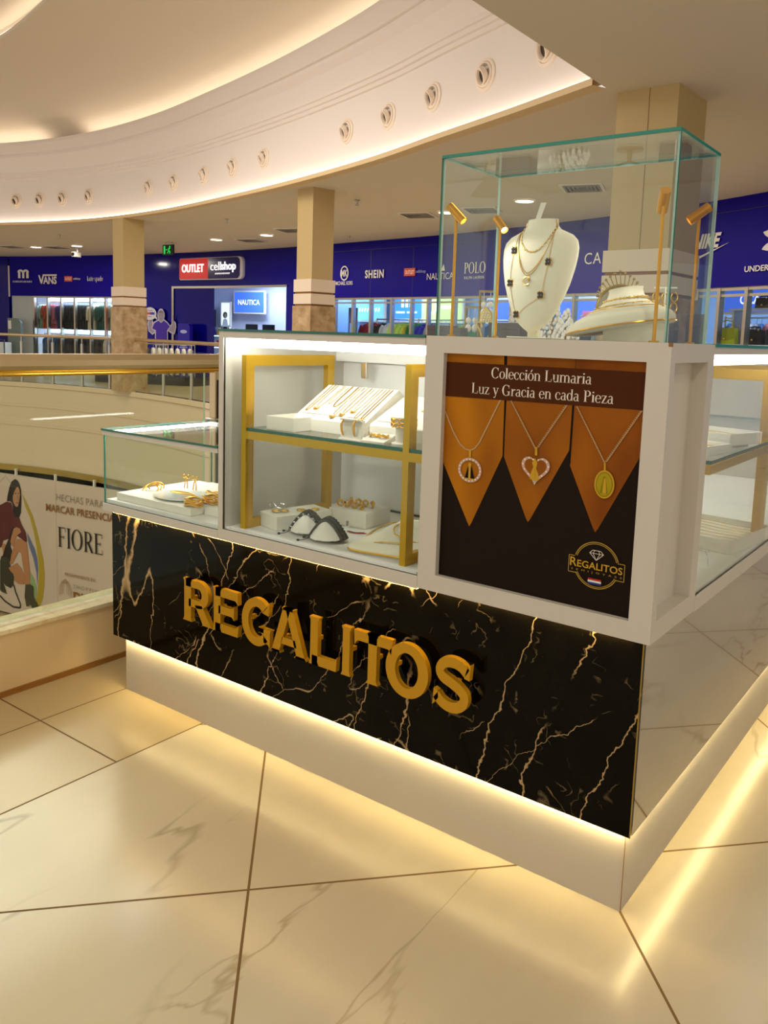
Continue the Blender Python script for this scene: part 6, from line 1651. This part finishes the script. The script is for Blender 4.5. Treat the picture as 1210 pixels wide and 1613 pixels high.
def lit_shelf(label, s0, s1, o0, o1, z0, z1, m):
    p0 = WALL.at(s0, o0); r = thing('lit_shelf', label, 'shelf', (p0.x, p0.y, z0)); inv = Matrix.Translation(-Vector(r.location))
    q = MB(); WALL.sweep(q, s0, s1, [(o0, z0), (o1, z0), (o1, z1), (o0, z1)], SHELF_W, 0.4, closed=True); o = q.build('board', r); o.matrix_parent_inverse = inv
    q = MB(); WALL.sweep(q, s0, s1, [(o0+0.012, z0), (o0+0.012, z1)], m, 0.4); o = q.build('light_edge', r, recalc=False); o.matrix_parent_inverse = inv
    return r
SHELF_W = mat('shelf_white', '#dfe6f0', 0.4)
lit_shelf('long lit shelf between the two clothes rails of the first shop', 5.0, 9.2, -1.05, -1.5, 1.08, 1.20, SHOP_CYAN)
lit_shelf('lit valance above the upper clothes rail of the first shop', 5.0, 9.2, -1.0, -1.4, 2.14, 2.3, SHOP_CYAN)
# security gate and a white crate before the end panel
p = WALL.at(4.92, 0.35); r = thing('security_gate', 'grey-green rounded security gate standing before the first shop window', 'security gate', (p.x, p.y, 0), WALL.ang(4.9))
q = MB(); q.front(rrect(-0.27, 0.05, 0.27, 1.5, 0.02, 0.2), -0.05, 0.05, mat('gate_grey', '#6f7d7a', 0.4)); q.build('panel', r)
q = MB(); q.box((-0.3, -0.15, 0), (0.3, 0.15, 0.05), DARK_GREY, 0.01); q.build('foot', r)
bx('notice', (-0.24, -0.056, 1.15), (-0.12, -0.0505, 1.42), SIGN_WHITE, r)
p = WALL.at(4.75, 0.75); r = thing('waste_bin', 'square pale bin with a dark frame before the first shop window', 'bin', (p.x, p.y, 0), WALL.ang(4.8))
q = MB(); q.box((-0.2, -0.18, 0.02), (0.2, 0.18, 0.72), SHOP_WHITE, 0.02); q.build('body', r)
q = MB(); q.tube([(-0.23, -0.2, 0), (-0.23, -0.2, 0.80), (0.26, -0.2, 0.80), (0.26, -0.2, 0)], 0.02, DARK_GREY, 8); q.build('frame', r)

# middle shop: lit sail sign, lit portrait panel, shelves
def lit_board(label, x, y, x0, z0, x1, z1, m, art=None, cat='sign'):
    r = thing('lit_sign', label, cat, (x, y, 0), WALL.ang(near_s(WALL, x, y)))
    q = MB(); q.box((x0-0.05, 0, z0-0.05), (x1+0.05, 0.08, z1+0.05), SIGN_WHITE, 0.01); q.build('housing', r)
    q = MB(); q.box((x0, -0.006, z0), (x1, -0.001, z1), m); q.build('screen', r)
    if art:
        a = Art(0.003); art(a); o = a.build('lettering', r); o.location = (0, -0.008, 0)
    return r
lit_board('lit blue sign with white sailing-brand capitals inside the middle shop', -19.50, 17.36, -0.62, 1.93, 0.62, 2.58, mat('lit_blue', '#4a7af0', 0.5, emit='#4878f4', es=0.5), lambda a: a.text('NAUTICA', -0.46, 2.17, 0.92, 0.17, SIGN_LIT, 0.01))
def portrait(a):
    a.ell(0.0, 1.83, 0.10, 0.11, mat('portrait_hair', '#5a5450', 0.6), 20); a.ell(0.02, 1.80, 0.055, 0.075, mat('portrait_skin', '#b0988a', 0.6), 18); a.poly([(-0.12, 1.5), (0.14, 1.5), (0.10, 1.68), (0.0, 1.72), (-0.08, 1.68)], mat('portrait_coat', '#d8dce4', 0.6))
lit_board('tall lit panel with a curly-haired person inside the middle shop', -20.49, 17.24, -0.17, 1.5, 0.17, 2.22, mat('lit_pale', '#d8f4ff', 0.5, emit='#d0f0ff', es=1.1), portrait, 'lit panel')
p = WALL.at(12.25, 0.05); r = thing('totem_board', 'rounded blue promotional board standing at the middle shop door', 'display board', (p.x-0.1, p.y-0.25, 0), WALL.ang(12.2))
q = MB(); q.front(rrect(-0.24, 0.0, 0.24, 1.48, 0.01, 0.1), -0.06, 0.06, mat('totem_blue', '#1c12a0', 0.3)); q.build('panel', r)
a = Art(0.002); TL = mat('totem_text', '#a8b0e8', 0.5); a.ell(0, 1.25, 0.14, 0.05, TL, 20)
for z, w_ in ((0.85, 0.13), (0.80, 0.16), (0.74, 0.1), (0.6, 0.17), (0.55, 0.15), (0.5, 0.16)): a.line([(-w_, z), (w_, z)], 0.025, TL)
o = a.build('print', r); o.location = (0, -0.061, 0)
def shelf_unit(label, s, off, w_, levels, m, z1):
    p = Vector((s, off)); r = thing('shelf_unit', label, 'shelf unit', (p.x, p.y, 0), WALL.ang(near_s(WALL, s, off)))
    for x in (-w_/2, w_/2-0.03):
        q = MB(); q.box((x, -0.2, 0), (x+0.03, 0.2, z1), m); q.build('side_panel', r)
    for z in levels:
        q = MB(); q.box((-w_/2+0.03, -0.2, z), (w_/2-0.03, 0.2, z+0.025), m); q.build('shelf', r)
        q = MB(); q.box((-w_/2+0.03, -0.205, z-0.012), (w_/2-0.03, -0.19, z), SHOP_CYAN); q.build('shelf_light', r)
    q = MB(); q.box((-w_/2+0.03, 0.19, 0), (w_/2-0.03, 0.2, z1), m); q.build('back', r)
    return r, p
SHELF_W = mat('shelf_white', '#dfe6f0', 0.4)
random.seed(11)
shelf_unit('white lit shelf unit with small goods inside the middle shop', -18.95, 15.75, 1.5, (0.45, 0.8, 1.15), SHELF_W, 1.2)
pa = WALL.ang(11.2); pc = Vector((-18.95, 15.75))
gc = ['#2a2a34', '#c8ccd8', '#3c4a9c', '#101018', '#b83c48', '#d8b84c', '#e6e6ee', '#5a6a7c']
for lv, z in enumerate((0.825, 1.175)):
    for k in range(10):
        u = -0.63+0.14*k; h = random.uniform(0.12, 0.26)
        o = bx('package', (-0.045, -0.05, 0), (0.045, 0.05, h), cloth(gc[(k*3+lv) % 8]), None, 0.006)
        o.location = (pc.x+math.cos(pa)*u+math.sin(pa)*0.1, pc.y+math.sin(pa)*u-math.cos(pa)*0.1, z); o.rotation_euler = (0, 0, pa)
        tag(o, 'small boxed item on the %s shelf of the middle shop, %s along' % (('lower', 'upper')[lv], ORD[k]), 'package', 'small goods in the middle shop')
p = Vector((-18.1, 16.4)); r = thing('sales_counter', 'white sales counter with dark screens inside the middle shop', 'counter', (p.x, p.y, 0), WALL.ang(13))
q = MB(); q.box((-0.8, -0.3, 0), (0.8, 0.3, 1.05), SHELF_W, 0.01); q.build('body', r)
q = MB(); q.box((-0.85, -0.34, 1.05), (0.85, 0.34, 1.09), DARK_GREY); q.build('worktop', r)
for k, x in enumerate((-0.3, 0.45)):
    o = thing('monitor', 'black till monitor on the sales counter, %s' % ('nearer the door' if k == 0 else 'farther in'), 'monitor', (r.location.x+x*0.98, r.location.y+0.03, 1.09), WALL.ang(13))
    bx('stand', (-0.03, -0.03, 0), (0.03, 0.03, 0.12), BLACK, o); bx('screen', (-0.25, -0.02, 0.1), (0.25, 0.02, 0.45), BLACK, o, 0.005)
bx_o = bx('wall_screen', (-0.35, -0.03, 1.3), (0.35, 0.0, 2.0), mat('screen_dark', '#20263c', 0.2)); bx_o.location = (-21.2, 17.12, 0); bx_o.rotation_euler = (0, 0, WALL.ang(9.8)); tag(bx_o, 'dark square screen on the back wall of the middle shop', 'screen')

# third shop: lit brand boards, rails of bright shirts
LITC = mat('lit_cyan', '#7cc4f4', 0.5, emit='#6cbcf4', es=0.9); LITB = mat('lit_azure', '#3c8cf0', 0.5, emit='#3c88f0', es=0.95); LITG = mat('lit_lime', '#c4e88c', 0.5, emit='#bce488', es=0.8)
lit_board('cyan lit board with small white lettering, first in the third shop', -14.50, 17.36, -0.62, 1.75, 0.55, 2.42, LITC, lambda a: [a.line([(-0.4+0.11*k, 2.0), (-0.36+0.11*k, 2.10)], 0.05, SIGN_LIT) for k in range(8)])
def mlogo(a):
    for x in (-0.16, 0.0, 0.16): a.poly([(x-0.05, 2.12), (x+0.05, 2.12), (x+0.05, 2.36), (x-0.05, 2.36)], SIGN_LIT)
    a.line([(-0.4, 1.98), (-0.06, 1.98)], 0.05, SIGN_LIT); a.line([(0.02, 1.98), (0.4, 1.98)], 0.05, SIGN_LIT)
lit_board('azure lit board with a white letter m, second in the third shop', -13.05, 17.2, -0.5, 1.75, 0.55, 2.45, LITB, mlogo)
lit_board('lime lit board with a white ring, third in the third shop', -11.80, 17.04, -0.62, 1.75, 0.7, 2.45, LITG, lambda a: (a.ell(-0.3, 2.12, 0.16, 0.18, SIGN_LIT, 24, hole=0.05), a.line([(0.0, 2.12), (0.5, 2.12)], 0.08, SIGN_LIT)))
lit_board('violet-blue lit board seen past the bust, fourth in the third shop', -9.4, 16.6, -0.8, 1.75, 0.9, 2.3, BLUE_LIT, None)
lit_board('blue lit board with a pink note behind the reclining bust, fifth in the third shop', -7.3, 16.2, -0.75, 1.75, 0.8, 2.3, BLUE_LIT, lambda a: a.poly([(-0.1, 1.9), (0.15, 1.9), (0.15, 2.02), (-0.1, 2.02)], mat('pink_note', '#f070c0', 0.5)))
lit_board('blue lit board with round white capitals over the handbag shelf', -2.95, 13.1, -0.62, 1.92, 0.9, 2.3, mat('lit_blue', '#4a7af0'), lambda a: a.text('OCA', -0.30, 2.04, 0.40, 0.16, SIGN_LIT, 0.02))
p = WALL.at(17.95, -0.45); r = thing('banner_stand', 'narrow upright blue banner just inside the third shop window', 'banner', (p.x, p.y, 0), WALL.ang(17.95))
bx('panel', (-0.16, 0, 0.15), (0.16, 0.012, 1.98), mat('banner_blue', '#2448e8', 0.4, emit='#2040e8', es=0.5), r); bx('foot', (-0.2, -0.12, 0), (0.2, 0.12, 0.03), STEEL, r); bx('print', (-0.1, -0.004, 1.3), (0.1, -0.001, 1.6), mat('print_light_blue', '#80b0ff', 0.5, emit='#70a8ff', es=0.3), r)
clothes_rail('rail of bright shirts behind the glass of the third shop', 18.3, 25.6, -0.95, 1.72, (18.3, 19.7, 21.1, 22.6, 24.1, 25.6))
rs = [(18.30, '#a31834'), (18.52, '#a31834'), (18.80, '#141712'), (19.02, '#d4dcea'), (19.30, '#b9d860'), (19.46, '#b9d860'), (19.62, '#b9d860'), (19.78, '#d8c83c'), (19.92, '#2c9a54'), (20.06, '#2c9a54'), (20.20, '#2a2cb8'), (20.34, '#2a2cb8'), (20.50, '#9a9aa8'), (20.64, '#d4dcea'), (20.80, '#d4dcea'),
      (21.0, '#8cc8b0'), (21.18, '#8cc8b0'), (21.36, '#b9d860'), (21.6, '#108060'), (21.78, '#108060'), (22.1, '#3c6aa8'), (22.4, '#9a9aa8'), (22.8, '#2a3c64'), (23.3, '#d4dcea'), (23.9, '#3c6aa8'), (24.5, '#2a3c64'), (25.1, '#9a9aa8')]
for i, (s, c) in enumerate(rs):
    hang(WALL, s-0.25, -0.95, 1.695, c, 0.72, 0.4, '%s shirt on the rail of the third shop, %s from the blue banner' % (CN[c], ORD[i]), 'shirts in the third shop', PI/2+0.5, i % 4)
clothes_rail('rail of blue and white shirts behind the handbags', 27.0, 29.5, -1.3, 1.80)
for i in range(22):
    c = ('#3c6aa8', '#d0c8dc', '#2a3c64', '#3a5a78', '#d4dcea', '#9a9aa8', '#a31834' if i == 7 else '#3c6aa8')[i % 7]
    if i == 7: c = '#b06472'
    hang(WALL, 27.1+0.098*i, -1.3, 1.775, c, 0.6, 0.35, '%s shirt on the short rail behind the handbags, %s along' % (CN[c], ORD[i]), 'shirts behind the handbags', 0.6, i % 4)
# handbag shelf
p = WALL.at(28.1, -0.42); r = thing('bag_shelf', 'long pale shelf with handbags just behind the glass beside the vitrine', 'shelf', (p.x, p.y, 0), WALL.ang(28.35))
bx('board', (-1.1, -0.2, 1.33), (1.2, 0.2, 1.36), SHELF_W, r)
for x in (-1.0, 1.1): bx('leg', (x-0.02, -0.18, 0), (x+0.02, 0.18, 1.33), STEEL, r)
p2 = WALL.at(28.35, -0.95); r2 = thing('bag_shelf', 'higher wall shelf with dark handbags above the short shirt rail', 'shelf', (p2.x, p2.y, 0), WALL.ang(28.6))
bx('board', (-1.0, -0.15, 1.90), (1.1, 0.15, 1.93), SHELF_W, r2)
for x in (-0.9, 1.0): bx('bracket', (x-0.02, -0.14, 0), (x+0.02, 0.14, 1.90), STEEL, r2)
def handbag(label, s, off, z, w_, h, col, handle, hw):
    p = WALL.at(s, off); r = thing('handbag', label, 'handbag', (p.x, p.y, z), WALL.ang(s)+0.25)
    q = MB(); q.prism([(-w_/2, 0), (w_/2, 0), (w_/2*0.9, h), (-w_/2*0.9, h)], -0.06, 0.06, cloth(col), lambda x, zz, y: (x, y, zz)); q.build('body', r)
    q = MB(); q.prism([(-w_/2*0.92, h*0.35), (0, h*0.22), (w_/2*0.92, h*0.35), (w_/2*0.9, h+0.004), (-w_/2*0.9, h+0.004)], -0.066, -0.0601, cloth(handle), lambda x, zz, y: (x, y, zz)); q.build('flap', r)
    q = MB(); q.tube([(-w_*0.3, 0, h), (-w_*0.28, 0, h+hw*0.8), (0, 0, h+hw), (w_*0.28, 0, h+hw*0.8), (w_*0.3, 0, h)], 0.01, cloth(handle), 8); q.build('handle', r)
    q = MB(); q.ball((0, -0.07, h*0.33), 0.016, GOLD, 8, 6, (1, 0.5, 1)); q.ball((-w_*0.3, -0.066, h), 0.012, GOLD, 8, 6); q.ball((w_*0.3, -0.066, h), 0.012, GOLD, 8, 6); q.build('clasp', r)
handbag('lime-yellow handbag on the long shelf by the vitrine', 27.77, -0.42, 1.36, 0.34, 0.25, '#a8a814', '#8c8c10', 0.12)
handbag('black handbag with golden clasps on the long shelf', 28.29, -0.42, 1.36, 0.30, 0.22, '#1c1a20', '#121014', 0.05)
handbag('dark navy handbag at the outer end of the long shelf', 28.70, -0.42, 1.36, 0.30, 0.22, '#23283c', '#161a28', 0.05)
handbag('bronze patterned handbag on the higher shelf', 27.95, -0.95, 1.93, 0.22, 0.16, '#6a5a34', '#3c3018', 0.03)
handbag('slate handbag in the middle of the higher shelf', 28.45, -0.95, 1.93, 0.30, 0.15, '#4a5260', '#3a404c', 0.03)
handbag('slate handbag at the outer end of the higher shelf', 28.85, -0.95, 1.93, 0.28, 0.15, '#4a5260', '#3a404c', 0.03)

# display platform in the gallery before the shops
r = thing('display_platform', 'low black display platform carrying a rail of white shirts, behind the first column', 'display platform', (-16.0, 10.95, 0), 0.41)
q = MB(); q.prism(rrect(-1.45, -0.5, 1.35, 0.5, 0.3, 0.3), 0.0, 0.2, BLACK_GLOSS); q.build('base', r)
q = MB(); q.tube([(-1.1, 0, 0.2), (-1.1, 0, 0.95), (1.05, 0, 0.95), (1.05, 0, 0.2)], 0.018, STEEL, 8); q.build('rail', r)
ca, sa = math.cos(0.41), math.sin(0.41)
for i in range(13):
    u = -1.0+0.16*i
    c = '#e0dcd0' if i != 5 else '#34342c'
    me, mh = garment_mesh(c, 0.7, 0, i % 3)
    g = bpy.data.objects.new('garment', me); COL.objects.link(g); g.location = (-16.0+u*ca, 10.95+u*sa, 0.925); g.rotation_euler = (0, 0, 0.41+0.5)
    tag(g, '%s garment on the black platform, %s from the far end' % (CN[c], ORD[i]), 'garment', 'garments on the black platform')
    h = bpy.data.objects.new('hook', mh); COL.objects.link(h); h.parent = g
